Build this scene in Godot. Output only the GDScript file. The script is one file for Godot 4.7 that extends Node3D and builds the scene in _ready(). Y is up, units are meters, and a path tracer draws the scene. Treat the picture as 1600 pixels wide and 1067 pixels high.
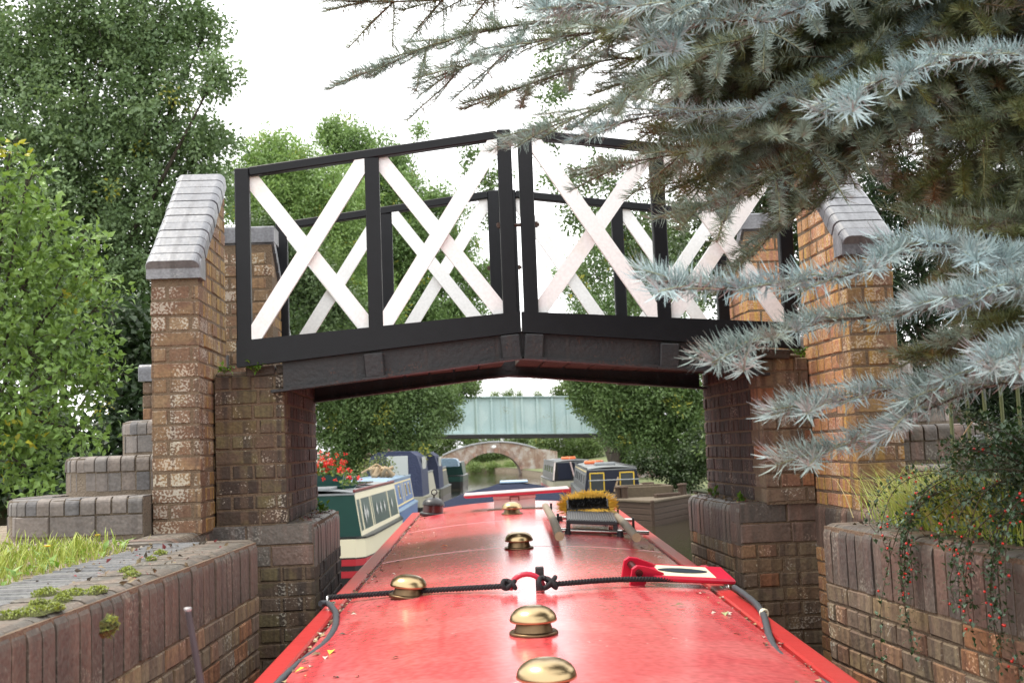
extends Node3D
# A red narrowboat leaving a narrow lock under a split iron footbridge. y up, metres, water level y = 0.

var rng := RandomNumberGenerator.new()
var M := {}
var used := {}
const FPX := 1780.0
const EYE := Vector3(0, 2.25, 0)
var cam_basis: Basis


func _ready() -> void:
	rng.seed = 11
	set_camera_and_light()
	make_materials()
	build_setting()
	build_lock()
	build_bridge()
	build_boat()
	build_far_boats()
	build_far_bridges()
	build_trees()
	build_fir()
	build_small_plants()


func set_camera_and_light() -> void:
	var cam := Camera3D.new()
	cam.name = "camera"
	cam_basis = Basis(Vector3.UP, deg_to_rad(-3.45)) * Basis(Vector3.RIGHT, deg_to_rad(5.35)) * Basis(Vector3.BACK, deg_to_rad(-2.2))
	cam.transform = Transform3D(cam_basis, EYE)
	var at := CameraAttributesPhysical.new()
	at.frustum_focal_length = 40.04
	at.frustum_focus_distance = 5.0
	at.exposure_aperture = 7.0
	at.frustum_near = 0.05
	at.frustum_far = 900.0
	cam.attributes = at
	cam.fov = 33.37
	cam.near = 0.05
	cam.far = 900.0
	add_child(cam)
	cam.current = true

	var we := WorldEnvironment.new()
	we.name = "world_environment"
	var env := Environment.new()
	env.background_mode = Environment.BG_SKY
	var sm := ProceduralSkyMaterial.new()
	sm.sky_top_color = Color(0.96, 0.965, 0.97)
	sm.sky_horizon_color = Color(1.0, 1.0, 1.0)
	sm.sky_curve = 0.15
	sm.sky_energy_multiplier = 1.0
	sm.ground_bottom_color = Color(0.3, 0.32, 0.26)
	sm.ground_horizon_color = Color(0.45, 0.47, 0.4)
	sm.sun_angle_max = 0.0
	var sky := Sky.new()
	sky.sky_material = sm
	env.sky = sky
	env.tonemap_mode = Environment.TONE_MAPPER_LINEAR
	env.tonemap_exposure = 2.75
	env.sdfgi_enabled = true
	env.ssao_enabled = true
	env.ssil_enabled = true
	we.environment = env
	add_child(we)

	var sun := DirectionalLight3D.new()
	sun.name = "sun"
	sun.light_energy = 0.45
	sun.light_angular_distance = 14.0
	sun.light_color = Color(1.0, 0.97, 0.92)
	sun.shadow_enabled = true
	add_child(sun)
	sun.look_at_from_position(Vector3.ZERO, -Vector3(-0.45, 1.0, -0.15), Vector3.FORWARD)


# ---------------------------------------------------------------- helpers
func ray(px: float, py: float) -> Vector3:
	return cam_basis * Vector3((px - 800.0) / FPX, -(py - 533.5) / FPX, -1.0)


func atz(px: float, py: float, z: float) -> Vector3:   # the point seen at a pixel of the photograph, z metres ahead
	var d := ray(px, py)
	return EYE + d * (-z / d.z)


func aty(px: float, py: float, y: float) -> Vector3:
	var d := ray(px, py)
	return EYE + d * ((y - EYE.y) / d.y)


class MB:
	var v := PackedVector3Array()
	var n := PackedVector3Array()
	var uv := PackedVector2Array()
	var c := PackedColorArray()
	var ix := PackedInt32Array()
	var col := Color.WHITE

	func vert(p: Vector3, nn: Vector3, t := Vector2.ZERO) -> int:
		v.append(p); n.append(nn); uv.append(t); c.append(col)
		return v.size() - 1

	func quad(a: Vector3, b: Vector3, cc: Vector3, d: Vector3) -> void:   # counter-clockwise seen from outside
		var nn := (b - a).cross(cc - a)
		if nn.length_squared() < 1e-16:
			nn = (cc - a).cross(d - a)
		nn = nn.normalized()
		var i := v.size()
		vert(a, nn, Vector2(0, 1)); vert(b, nn, Vector2(1, 1)); vert(cc, nn, Vector2(1, 0)); vert(d, nn, Vector2(0, 0))
		ix.append_array([i, i + 2, i + 1, i, i + 3, i + 2])

	func tri(a: Vector3, b: Vector3, cc: Vector3) -> void:
		var nn := (b - a).cross(cc - a).normalized()
		var i := v.size()
		vert(a, nn); vert(b, nn); vert(cc, nn)
		ix.append_array([i, i + 2, i + 1])

	func hexa(p: Array) -> void:   # p[0..3] bottom ring counter-clockwise seen from above, p[4..7] top ring
		quad(p[3], p[2], p[1], p[0])
		quad(p[4], p[5], p[6], p[7])
		for i in 4:
			var j := (i + 1) % 4
			quad(p[i], p[j], p[j + 4], p[i + 4])

	func box(ce: Vector3, s: Vector3, b := Basis()) -> void:
		var h := s / 2.0
		var p := []
		for y in [-1, 1]:
			for k in [[-1, 1], [1, 1], [1, -1], [-1, -1]]:
				p.append(ce + b * Vector3(k[0] * h.x, y * h.y, k[1] * h.z))
		hexa(p)

	func bev(ce: Vector3, s: Vector3, r: float, b := Basis()) -> void:   # box with chamfered edges
		var h := s / 2.0
		r = minf(r, minf(h.x, minf(h.y, h.z)) * 0.9)
		var f := func(x: float, y: float, z: float, axis: int) -> Vector3:
			var q := Vector3(x * h.x, y * h.y, z * h.z)
			for k in 3:
				if k != axis:
					q[k] -= signf(q[k]) * r
			return ce + b * q
		for ax in 3:
			for sg in [-1, 1]:
				var q := []
				for k in [[-1, -1], [1, -1], [1, 1], [-1, 1]]:
					var t := Vector3.ZERO
					t[ax] = sg
					t[(ax + 1) % 3] = k[0]
					t[(ax + 2) % 3] = k[1]
					q.append(f.call(t.x, t.y, t.z, ax))
				if sg > 0: quad(q[0], q[1], q[2], q[3])
				else: quad(q[3], q[2], q[1], q[0])
		for ax in 3:   # edges along axis ax
			var a1 := (ax + 1) % 3
			var a2 := (ax + 2) % 3
			for s1 in [-1, 1]:
				for s2 in [-1, 1]:
					var lo := Vector3.ZERO
					lo[ax] = -1; lo[a1] = s1; lo[a2] = s2
					var hi := lo
					hi[ax] = 1
					var p0: Vector3 = f.call(lo.x, lo.y, lo.z, a1)
					var p1: Vector3 = f.call(hi.x, hi.y, hi.z, a1)
					var p2: Vector3 = f.call(hi.x, hi.y, hi.z, a2)
					var p3: Vector3 = f.call(lo.x, lo.y, lo.z, a2)
					if s1 * s2 > 0: quad(p0, p3, p2, p1)
					else: quad(p0, p1, p2, p3)
		for sx in [-1, 1]:
			for sy in [-1, 1]:
				for sz in [-1, 1]:
					var a: Vector3 = f.call(sx, sy, sz, 0)
					var bb: Vector3 = f.call(sx, sy, sz, 1)
					var cc: Vector3 = f.call(sx, sy, sz, 2)
					if sx * sy * sz > 0: tri(a, bb, cc)
					else: tri(a, cc, bb)

	func bar(a: Vector3, b: Vector3, w: float, h: float, up := Vector3.UP, r := 0.0) -> void:   # rectangular bar from a to b
		var z := (b - a).normalized()
		var x := up.cross(z).normalized()
		var y := z.cross(x)
		var bs := Basis(x, y, z)
		if r > 0.0: bev((a + b) / 2.0, Vector3(w, h, a.distance_to(b)), r, bs)
		else: box((a + b) / 2.0, Vector3(w, h, a.distance_to(b)), bs)

	func tube(pts: Array, rad: Array, sides := 8, caps := true) -> void:
		var side := Vector3.UP
		var rings := []
		for i in pts.size():
			var t: Vector3 = pts[mini(i + 1, pts.size() - 1)] - pts[maxi(i - 1, 0)]
			t = t.normalized()
			if absf(t.dot(side)) > 0.95 or i == 0:
				side = Vector3.RIGHT if absf(t.y) > 0.8 else Vector3.UP
			var x := side.cross(t).normalized()
			var y := t.cross(x)
			side = y
			var first := v.size()
			for k in sides + 1:
				var an := TAU * k / sides
				var nn := x * cos(an) + y * sin(an)
				vert(pts[i] + nn * rad[i], nn, Vector2(float(k) / sides, i))
			rings.append(first)
		for i in pts.size() - 1:
			for k in sides:
				var p: int = rings[i] + k
				var q: int = rings[i + 1] + k
				ix.append_array([p, q + 1, p + 1, p, q, q + 1])
		if caps:
			for e in [0, pts.size() - 1]:
				var t2: Vector3 = (pts[1] - pts[0]) if e == 0 else (pts[e] - pts[e - 1])
				t2 = t2.normalized() * (-1.0 if e == 0 else 1.0)
				var ce := vert(pts[e], t2)
				var ring := []
				for k in sides:
					ring.append(vert(v[rings[e] + k], t2))
				for k in sides:
					if e == 0: ix.append_array([ce, ring[k], ring[(k + 1) % sides]])
					else: ix.append_array([ce, ring[(k + 1) % sides], ring[k]])

	func lathe(prof: Array, seg: int, xf := Transform3D()) -> void:   # prof: Vector2(radius, height) from bottom to top, the outside to the right
		var first := v.size()
		for i in prof.size():
			var d: Vector2 = prof[mini(i + 1, prof.size() - 1)] - prof[maxi(i - 1, 0)]
			var nn2 := Vector2(d.y, -d.x).normalized()
			for k in seg + 1:
				var an := TAU * k / seg
				vert(xf * Vector3(prof[i].x * cos(an), prof[i].y, prof[i].x * sin(an)), (xf.basis * Vector3(nn2.x * cos(an), nn2.y, nn2.x * sin(an))).normalized(), Vector2(float(k) / seg, i))
		for i in prof.size() - 1:
			for k in seg:
				var p := first + i * (seg + 1) + k
				var q := p + seg + 1
				ix.append_array([p, p + 1, q + 1, p, q + 1, q])

	func prism(poly: Array, xf: Transform3D, depth: float) -> void:   # poly: Vector2, counter-clockwise in xy; runs along +z by depth
		var m := poly.size()
		for i in m:
			var a: Vector2 = poly[i]
			var b: Vector2 = poly[(i + 1) % m]
			quad(xf * Vector3(a.x, a.y, depth), xf * Vector3(a.x, a.y, 0), xf * Vector3(b.x, b.y, 0), xf * Vector3(b.x, b.y, depth))
		var t := Geometry2D.triangulate_polygon(PackedVector2Array(poly))
		for i in range(0, t.size(), 3):
			var a2: Vector2 = poly[t[i]]
			var b2: Vector2 = poly[t[i + 1]]
			var c2: Vector2 = poly[t[i + 2]]
			if (b2 - a2).cross(c2 - a2) < 0:
				var sw := b2
				b2 = c2
				c2 = sw
			tri(xf * Vector3(a2.x, a2.y, depth), xf * Vector3(b2.x, b2.y, depth), xf * Vector3(c2.x, c2.y, depth))
			tri(xf * Vector3(c2.x, c2.y, 0), xf * Vector3(b2.x, b2.y, 0), xf * Vector3(a2.x, a2.y, 0))

	func loft(sections: Array, closed := false, caps := false) -> void:   # each section an Array of Vector3; smooth along, sharp between strips when closed is false
		for i in sections.size() - 1:
			var s0: Array = sections[i]
			var s1: Array = sections[i + 1]
			var m := s0.size()
			for k in (m if closed else m - 1):
				var j := (k + 1) % m
				quad(s0[k], s0[j], s1[j], s1[k])
		if caps:
			for e in [0, sections.size() - 1]:
				var s: Array = sections[e]
				for k in range(1, s.size() - 1):
					if e == 0: tri(s[0], s[k + 1], s[k])
					else: tri(s[0], s[k], s[k + 1])

	func add(o: MB, xf: Transform3D) -> void:
		var i := v.size()
		v.append_array(xf * o.v)
		var nb := xf.basis
		for q in o.n:
			n.append((nb * q).normalized())
		uv.append_array(o.uv)
		for q in o.c:
			c.append(q * col)
		for q in o.ix:
			ix.append(q + i)

	func done(colours := false) -> ArrayMesh:
		var a := []
		a.resize(Mesh.ARRAY_MAX)
		a[Mesh.ARRAY_VERTEX] = v
		a[Mesh.ARRAY_NORMAL] = n
		a[Mesh.ARRAY_TEX_UV] = uv
		if colours: a[Mesh.ARRAY_COLOR] = c
		a[Mesh.ARRAY_INDEX] = ix
		var m := ArrayMesh.new()
		m.add_surface_from_arrays(Mesh.PRIMITIVE_TRIANGLES, a)
		return m


func numbered(called: String) -> String:
	used[called] = used.get(called, 0) + 1
	return called if used[called] == 1 else "%s_%03d" % [called, used[called] - 1]


func thing(called: String, label: String, category: String, at := Vector3.ZERO, group := "") -> Node3D:
	var o := Node3D.new()
	o.name = numbered(called)
	add_child(o)
	o.position = at
	tag(o, label, category, group)
	return o


func tag(o: Node, label: String, category := "", group := "", kind := "") -> void:
	if label: o.set_meta("label", label)
	if category: o.set_meta("category", category)
	if group: o.set_meta("group", group)
	if kind: o.set_meta("kind", kind)


func part(called: String, mesh: Variant, m: Material, parent: Node, xf := Transform3D()) -> MeshInstance3D:
	var o := MeshInstance3D.new()
	o.name = called if parent != self else numbered(called)
	o.mesh = mesh.done() if mesh is MB else mesh
	o.material_override = m
	o.transform = xf
	parent.add_child(o, true)
	return o


func swarm(called: String, mesh: Mesh, m: Material, parent: Node, xs: Array, cs: PackedColorArray, stuff := true) -> MultiMeshInstance3D:
	var mm := MultiMesh.new()
	mm.transform_format = MultiMesh.TRANSFORM_3D
	mm.use_colors = true
	mm.mesh = mesh
	mm.instance_count = xs.size()
	var buf := PackedFloat32Array()
	buf.resize(xs.size() * 16)
	for i in xs.size():
		var t: Transform3D = xs[i]
		var k := i * 16
		buf[k] = t.basis.x.x; buf[k + 1] = t.basis.y.x; buf[k + 2] = t.basis.z.x; buf[k + 3] = t.origin.x
		buf[k + 4] = t.basis.x.y; buf[k + 5] = t.basis.y.y; buf[k + 6] = t.basis.z.y; buf[k + 7] = t.origin.y
		buf[k + 8] = t.basis.x.z; buf[k + 9] = t.basis.y.z; buf[k + 10] = t.basis.z.z; buf[k + 11] = t.origin.z
		buf[k + 12] = cs[i].r; buf[k + 13] = cs[i].g; buf[k + 14] = cs[i].b; buf[k + 15] = 1.0
	mm.buffer = buf
	var o := MultiMeshInstance3D.new()
	o.name = called if parent != self else numbered(called)
	o.multimesh = mm
	o.material_override = m
	if stuff: o.set_meta("kind", "stuff")
	parent.add_child(o, true)
	return o


func rnd(a: float, b: float) -> float:
	return rng.randf_range(a, b)


func rdir() -> Vector3:
	while true:
		var q := Vector3(rnd(-1, 1), rnd(-1, 1), rnd(-1, 1))
		if q.length_squared() < 1.0 and q.length_squared() > 0.01:
			return q.normalized()
	return Vector3.UP


func rbasis(s := 1.0) -> Basis:
	return Basis(rdir(), rnd(0, TAU)).scaled(Vector3.ONE * s)


func frame(x: Vector3, up: Vector3) -> Basis:   # x along the first vector, y near up
	x = x.normalized()
	var z := x.cross(up).normalized()
	return Basis(x, z.cross(x), z)


# ---------------------------------------------------------------- materials
func mat(key: String, lin: Color, rough := 0.8, metal := 0.0) -> StandardMaterial3D:
	var m := StandardMaterial3D.new()
	m.resource_name = key
	m.albedo_color = lin.linear_to_srgb()
	m.roughness = rough
	m.metallic = metal
	M[key] = m
	return m


func noise_bytes(seed_: int, freq: float, w: int, octaves := 4, kind := FastNoiseLite.TYPE_SIMPLEX_SMOOTH, h := 0) -> PackedByteArray:
	var f := FastNoiseLite.new()
	f.seed = seed_
	f.noise_type = kind
	f.frequency = freq
	f.fractal_octaves = octaves
	var im := f.get_seamless_image(w, h if h > 0 else w)
	im.convert(Image.FORMAT_L8)
	return im.get_data()


func img_tex(w: int, data: PackedByteArray, fmt := Image.FORMAT_RGB8) -> ImageTexture:
	return ImageTexture.create_from_image(Image.create_from_data(w, w, false, fmt, data))


func sb(x: float) -> int:   # linear value to an sRGB byte
	x = clampf(x, 0.0, 1.0)
	return int(255.0 * (12.92 * x if x < 0.0031308 else 1.055 * pow(x, 1.0 / 2.4) - 0.055))


func surface_tex(seed_: int, base: Color, alt: Color, alt_at: float, spot: Color, spot_at: float, streak: Color, streak_at: float, w := 512) -> ImageTexture:
	# base and alt colours in patches, a fine grain, streaks that run down, and spots with an outline (lichen, salt)
	var a := noise_bytes(seed_, 0.008, w, 4)
	var g := noise_bytes(seed_ + 1, 0.12, w, 2)
	var s := noise_bytes(seed_ + 2, 0.13, w, 2)
	var k := noise_bytes(seed_ + 3, 0.01, w, 2)
	var amt := 0.14 if base.g > 0.4 else 0.56
	var lut := PackedByteArray()
	lut.resize(1024)
	for i in 1024:
		lut[i] = sb(i / 1023.0)
	var out := PackedByteArray()
	out.resize(w * w * 3)
	for y in w:
		var ys := (y >> 3) * w
		for x in w:
			var i := y * w + x
			var fa := clampf((a[i] / 255.0 - alt_at) * 5.0 + 0.5, 0.0, 1.0)
			var gr := 1.0 + amt * (g[i] / 255.0 - 0.5)
			var r := (base.r + (alt.r - base.r) * fa) * gr
			var gg := (base.g + (alt.g - base.g) * fa) * gr
			var b := (base.b + (alt.b - base.b) * fa) * gr
			var st := clampf((k[ys + ((x * 3) & (w - 1))] / 255.0 - streak_at) * 4.0, 0.0, 0.85)
			r += (streak.r * gr - r) * st; gg += (streak.g * gr - gg) * st; b += (streak.b * gr - b) * st
			var sp := clampf((s[i] / 255.0 * 0.52 + a[(i + 7777) % (w * w)] / 255.0 * 0.48 - spot_at) * 18.0, 0.0, 0.8)
			r += (spot.r - r) * sp; gg += (spot.g - gg) * sp; b += (spot.b - b) * sp
			var o := i * 3
			out[o] = lut[clampi(int(r * 1023.0), 0, 1023)]
			out[o + 1] = lut[clampi(int(gg * 1023.0), 0, 1023)]
			out[o + 2] = lut[clampi(int(b * 1023.0), 0, 1023)]
	return img_tex(w, out)


func grain_tex(seed_: int, lo: float, fine := 0.15, coarse := 0.012, w := 512) -> ImageTexture:
	var a := noise_bytes(seed_, coarse, w, 4)
	var g := noise_bytes(seed_ + 1, fine, w, 2)
	var out := PackedByteArray()
	out.resize(w * w * 3)
	for i in w * w:
		var q := sb(lo + (1.0 - lo) * (0.5 * a[i] / 255.0 + 0.5 * g[i] / 255.0))
		out[i * 3] = q; out[i * 3 + 1] = q; out[i * 3 + 2] = q
	return img_tex(w, out)


func bump_tex(seed_: int, freq: float, w := 512, oct := 4) -> ImageTexture:
	return img_tex(w, noise_bytes(seed_, freq, w, oct), Image.FORMAT_L8)


func tri_map(m: StandardMaterial3D, tex: Texture2D, scale: float, bump: Texture2D = null, cm := 0.3) -> StandardMaterial3D:
	m.albedo_texture = tex
	m.uv1_triplanar = true
	m.uv1_world_triplanar = true
	m.uv1_scale = Vector3.ONE * scale
	if bump:
		m.heightmap_enabled = true
		m.heightmap_texture = bump
		m.heightmap_scale = cm
	return m


func tints(key: String, tex: Texture2D, scale: float, bump: Texture2D, cols: Array, rough := 0.85, cm := 0.35) -> Array:
	var r := []
	for i in cols.size():
		r.append(tri_map(mat("%s_%d" % [key, i], cols[i], rough), tex, scale, bump, cm))
	return r


func make_materials() -> void:
	var rough_b := bump_tex(3, 0.06)
	var soft_b := bump_tex(5, 0.02)
	var fine_g := grain_tex(21, 0.55)
	var fine_g2 := grain_tex(25, 0.75, 0.2, 0.006)
	M.tex_rough = rough_b
	M.tex_soft = soft_b
	M.tex_grain = fine_g
	M.tex_grain2 = fine_g2
	var white := Color(0.47, 0.44, 0.37)
	var v1 := [Color(1, 1, 1), Color(0.9, 0.88, 0.86), Color(1.0, 0.92, 0.86), Color(0.82, 0.77, 0.75), Color(1.0, 0.98, 0.92)]
	# lichen-covered end of the parapet, ochre canal sides, sooty piers, salmon bricks, blue engineering bricks
	var t_lichen := surface_tex(31, Color(0.17, 0.1, 0.062), Color(0.22, 0.145, 0.08), 0.5, white, 0.59, Color(0.1, 0.065, 0.045), 0.6)
	var t_ochre := surface_tex(41, Color(0.23, 0.145, 0.066), Color(0.19, 0.108, 0.07), 0.52, Color(0.45, 0.38, 0.29), 0.64, Color(0.32, 0.2, 0.055), 0.56)
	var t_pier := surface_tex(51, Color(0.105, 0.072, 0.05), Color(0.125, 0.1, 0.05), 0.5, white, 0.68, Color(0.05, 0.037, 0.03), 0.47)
	var t_dark_flank := surface_tex(56, Color(0.085, 0.05, 0.042), Color(0.05, 0.033, 0.03), 0.5, Color(0.3, 0.26, 0.22), 0.72, Color(0.025, 0.02, 0.02), 0.47)  # darker brick tones with soot streaks, for canal faces under the deck
	var t_salmon := surface_tex(61, Color(0.38, 0.185, 0.115), Color(0.42, 0.23, 0.11), 0.5, Color(0.52, 0.43, 0.34), 0.66, Color(0.45, 0.29, 0.065), 0.6)
	var t_blue := surface_tex(71, Color(0.088, 0.076, 0.063), Color(0.115, 0.096, 0.078), 0.5, Color(0.26, 0.24, 0.2), 0.69, Color(0.15, 0.115, 0.092), 0.6)
	var t_wall := surface_tex(81, Color(0.17, 0.115, 0.08), Color(0.2, 0.15, 0.092), 0.5, white, 0.7, Color(0.1, 0.07, 0.05), 0.58)
	var t_cope := surface_tex(91, Color(0.15, 0.155, 0.17), Color(0.18, 0.185, 0.2), 0.5, Color(0.25, 0.25, 0.25), 0.74, Color(0.115, 0.118, 0.13), 0.58)
	M.lichen = tints("lichen", t_lichen, 0.9, rough_b, v1)
	M.ochre = tints("ochre", t_ochre, 0.9, rough_b, v1)
	M.pier = tints("pier", t_pier, 0.9, rough_b, v1)
	M.dark_flank = tints("dark_flank", t_dark_flank, 0.8, rough_b, v1)
	M.salmon = tints("salmon", t_salmon, 0.9, rough_b, v1)
	M.wall = tints("wall", t_wall, 0.9, rough_b, [Color(1, 1, 1), Color(0.9, 0.9, 0.9), Color(1.15, 0.88, 0.78), Color(0.82, 0.78, 0.78), Color(1.1, 1.02, 0.88), Color(1.35, 0.85, 0.62)])
	M.blue = tints("blue", t_blue, 0.9, rough_b, [Color(1, 1, 1), Color(0.8, 0.8, 0.84), Color(1.25, 1.0, 0.95), Color(0.9, 0.86, 0.82)], 0.5, 0.25)
	M.plum = tints("plum", t_blue, 0.9, rough_b, [Color(0.84, 0.82, 0.78), Color(0.76, 0.76, 0.73), Color(0.92, 0.85, 0.78), Color(0.7, 0.71, 0.69)], 0.55, 0.3)
	M.cope = tints("cope", t_cope, 0.8, rough_b, [Color(1, 1, 1), Color(0.92, 0.92, 0.94), Color(1.08, 1.07, 1.06)], 0.32, 0.12)
	M.paver = tints("paver", t_cope, 0.8, rough_b, [Color(1.15, 1.1, 1.0), Color(1.0, 0.97, 0.9), Color(1.3, 1.22, 1.1)], 0.36, 0.2)
	M.step = tints("step", t_cope, 0.8, rough_b, [Color(0.85, 0.7, 0.57), Color(0.7, 0.61, 0.52), Color(0.95, 0.76, 0.6), Color(0.6, 0.55, 0.51)], 0.6, 0.3)
	tri_map(mat("mortar", Color(0.19, 0.15, 0.11), 0.95), fine_g, 2.0, rough_b, 0.5)
	tri_map(mat("brown_mortar", Color(0.18, 0.125, 0.08), 0.95), fine_g, 2.0, rough_b, 0.5)
	# bridge
	tri_map(mat("black_paint", Color(0.009, 0.0095, 0.012), 0.4), fine_g, 1.5, rough_b, 0.02)
	M.black_paint.metallic_specular = 0.34
	var t_rust := surface_tex(101, Color(0.011, 0.011, 0.013), Color(0.014, 0.012, 0.013), 0.52, Color(0.06, 0.025, 0.016), 0.7, Color(0.022, 0.015, 0.013), 0.68)
	tri_map(mat("girder_paint", Color(1, 1, 1), 0.55), t_rust, 0.9, rough_b, 0.2)
	var t_white := surface_tex(111, Color(0.84, 0.84, 0.83), Color(0.8, 0.78, 0.74), 0.72, Color(0.34, 0.12, 0.05), 0.86, Color(0.66, 0.6, 0.5), 0.8)
	tri_map(mat("white_paint", Color(1, 1, 1), 0.45), t_white, 0.7, soft_b, 0.08)
	tri_map(mat("deck_wood", Color(0.1, 0.08, 0.065), 0.9), fine_g, 2.0, rough_b, 0.3)
	mat("rusty_bolt", Color(0.06, 0.035, 0.025), 0.6, 0.4)
	# boat
	var red := tri_map(mat("red_roof", Color(1, 1, 1), 0.2), surface_tex(121, Color(0.56, 0.1, 0.105), Color(0.58, 0.14, 0.14), 0.55, Color(0.62, 0.36, 0.34), 0.775, Color(0.5, 0.036, 0.045), 0.66), 0.45, bump_tex(7, 0.01, 512, 2), 0.03)
	red.metallic_specular = 0.7
	tri_map(mat("red_rail", Color(0.52, 0.035, 0.034), 0.3), fine_g2, 1.2, soft_b, 0.1)
	tri_map(mat("red_flap", Color(0.58, 0.02, 0.055), 0.3), fine_g2, 1.2)
	tri_map(mat("dark_red", Color(0.19, 0.02, 0.02), 0.35), fine_g2, 1.2)
	mat("cream", Color(0.72, 0.66, 0.48), 0.4)
	mat("dark_lens", Color(0.03, 0.045, 0.06), 0.3)
	tri_map(mat("brass", Color(0.5, 0.37, 0.2), 0.28, 1.0), fine_g2, 6.0)
	tri_map(mat("old_brass", Color(0.22, 0.145, 0.08), 0.4, 1.0), fine_g, 6.0)
	tri_map(mat("black_iron", Color(0.02, 0.019, 0.02), 0.35), fine_g, 4.0, rough_b, 0.08)
	tri_map(mat("maroon_iron", Color(0.07, 0.012, 0.012), 0.3), fine_g, 4.0)
	tri_map(mat("rope", Color(0.018, 0.017, 0.02), 0.85), fine_g, 9.0, rough_b, 0.2)
	tri_map(mat("hose", Color(0.055, 0.06, 0.07), 0.6), fine_g, 6.0)
	mat("chrome", Color(0.75, 0.74, 0.7), 0.2, 1.0)
	tri_map(mat("grey_wood", Color(0.3, 0.25, 0.18), 0.8), fine_g, 3.0, rough_b, 0.25)
	tri_map(mat("pale_wood", Color(0.45, 0.33, 0.2), 0.8), fine_g, 3.0, rough_b, 0.2)
	mat("yellow_bristle", Color(0.75, 0.5, 0.07), 0.6)
	mat("black_bristle", Color(0.03, 0.03, 0.03), 0.7)
	mat("black_rubber", Color(0.035, 0.035, 0.04), 0.5)
	tri_map(mat("pink_paint", Color(0.78, 0.68, 0.64), 0.5), fine_g2, 2.0)
	tri_map(mat("white_red_edge", Color(0.5, 0.38, 0.37), 0.5), fine_g2, 2.0)
	var cv := tri_map(mat("navy_canvas", Color(0.01, 0.015, 0.038), 0.8), fine_g2, 1.0, soft_b, 1.0)
	cv.metallic_specular = 0.2
	tri_map(mat("blue_canvas", Color(0.035, 0.045, 0.1), 0.7), fine_g2, 1.0, soft_b, 1.0)
	# far boats
	tri_map(mat("boat_green", Color(0.012, 0.06, 0.05), 0.3), fine_g2, 1.0)
	tri_map(mat("boat_blue", Color(0.05, 0.14, 0.36), 0.35), fine_g2, 1.0)
	tri_map(mat("boat_pale_blue", Color(0.3, 0.42, 0.55), 0.5), fine_g, 1.0)
	tri_map(mat("boat_navy", Color(0.012, 0.016, 0.035), 0.3), fine_g2, 1.0)
	tri_map(mat("boat_black", Color(0.016, 0.016, 0.017), 0.35), fine_g, 1.0)
	tri_map(mat("boat_grey", Color(0.3, 0.32, 0.33), 0.5), fine_g, 1.0)
	tri_map(mat("boat_beige", Color(0.42, 0.4, 0.3), 0.5), fine_g2, 1.0)
	tri_map(mat("boat_olive", Color(0.1, 0.1, 0.07), 0.5), fine_g2, 1.0)
	mat("boat_red", Color(0.4, 0.02, 0.03), 0.35)
	mat("gold_line", Color(0.75, 0.6, 0.25), 0.4)
	mat("yellow_paint", Color(0.75, 0.5, 0.05), 0.4)
	mat("orange_paint", Color(0.85, 0.16, 0.05), 0.5)
	var gl := mat("window_glass", Color(0.05, 0.06, 0.065), 0.06)
	gl.metallic_specular = 0.7
	mat("pale_screen", Color(0.5, 0.52, 0.5), 0.25)
	tri_map(mat("barge_wood", Color(0.08, 0.048, 0.031), 0.85), fine_g, 1.2, rough_b, 0.4)
	tri_map(mat("barge_deck", Color(0.15, 0.115, 0.075), 0.85), fine_g, 1.2, rough_b, 0.4)
	# far bridges
	var t_steel := surface_tex(131, Color(0.42, 0.55, 0.55), Color(0.48, 0.6, 0.59), 0.5, Color(0.3, 0.3, 0.2), 0.74, Color(0.33, 0.42, 0.36), 0.66)
	tri_map(mat("pale_steel", Color(1, 1, 1), 0.55), t_steel, 0.16)
	tri_map(mat("dark_steel", Color(0.03, 0.028, 0.025), 0.7), fine_g, 0.4)
	var t_arch := surface_tex(141, Color(0.25, 0.155, 0.115), Color(0.3, 0.215, 0.165), 0.48, Color(0.48, 0.45, 0.42), 0.54, Color(0.2, 0.125, 0.095), 0.6)
	M.arch = tints("arch", t_arch, 0.22, null, [Color(1, 1, 1), Color(0.85, 0.8, 0.8), Color(1.1, 0.95, 0.9)])
	tri_map(mat("arch_joint", Color(0.25, 0.19, 0.15), 0.9), fine_g, 0.5)
	tri_map(mat("arch_cope", Color(0.42, 0.43, 0.45), 0.6), fine_g, 0.5)
	# ground, water, plants
	var wa := mat("canal_water", Color(0.03, 0.026, 0.014), 0.04)
	wa.heightmap_enabled = true
	wa.heightmap_texture = bump_tex(151, 0.03, 512, 3)
	wa.heightmap_scale = 0.7
	wa.uv1_triplanar = true
	wa.uv1_world_triplanar = true
	wa.uv1_scale = Vector3(0.5, 0.5, 0.28)
	var t_soil := surface_tex(161, Color(0.16, 0.125, 0.085), Color(0.22, 0.175, 0.125), 0.5, Color(0.34, 0.3, 0.24), 0.62, Color(0.1, 0.1, 0.05), 0.7)
	tri_map(mat("soil", Color(1, 1, 1), 0.95), t_soil, 0.8, rough_b, 1.0)
	var t_turf := surface_tex(171, Color(0.08, 0.11, 0.03), Color(0.12, 0.13, 0.05), 0.5, Color(0.2, 0.2, 0.08), 0.66, Color(0.07, 0.08, 0.03), 0.6)
	tri_map(mat("turf", Color(1, 1, 1), 0.95), t_turf, 0.35, rough_b, 2.0)
	tri_map(mat("moss", Color(0.1, 0.11, 0.02), 0.95), fine_g, 6.0, rough_b, 1.0)
	tri_map(mat("bark", Color(0.075, 0.06, 0.045), 0.9), fine_g, 1.0, rough_b, 1.5)
	tri_map(mat("red_bark", Color(0.1, 0.07, 0.045), 0.9), fine_g, 2.0, rough_b, 0.8)
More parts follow.
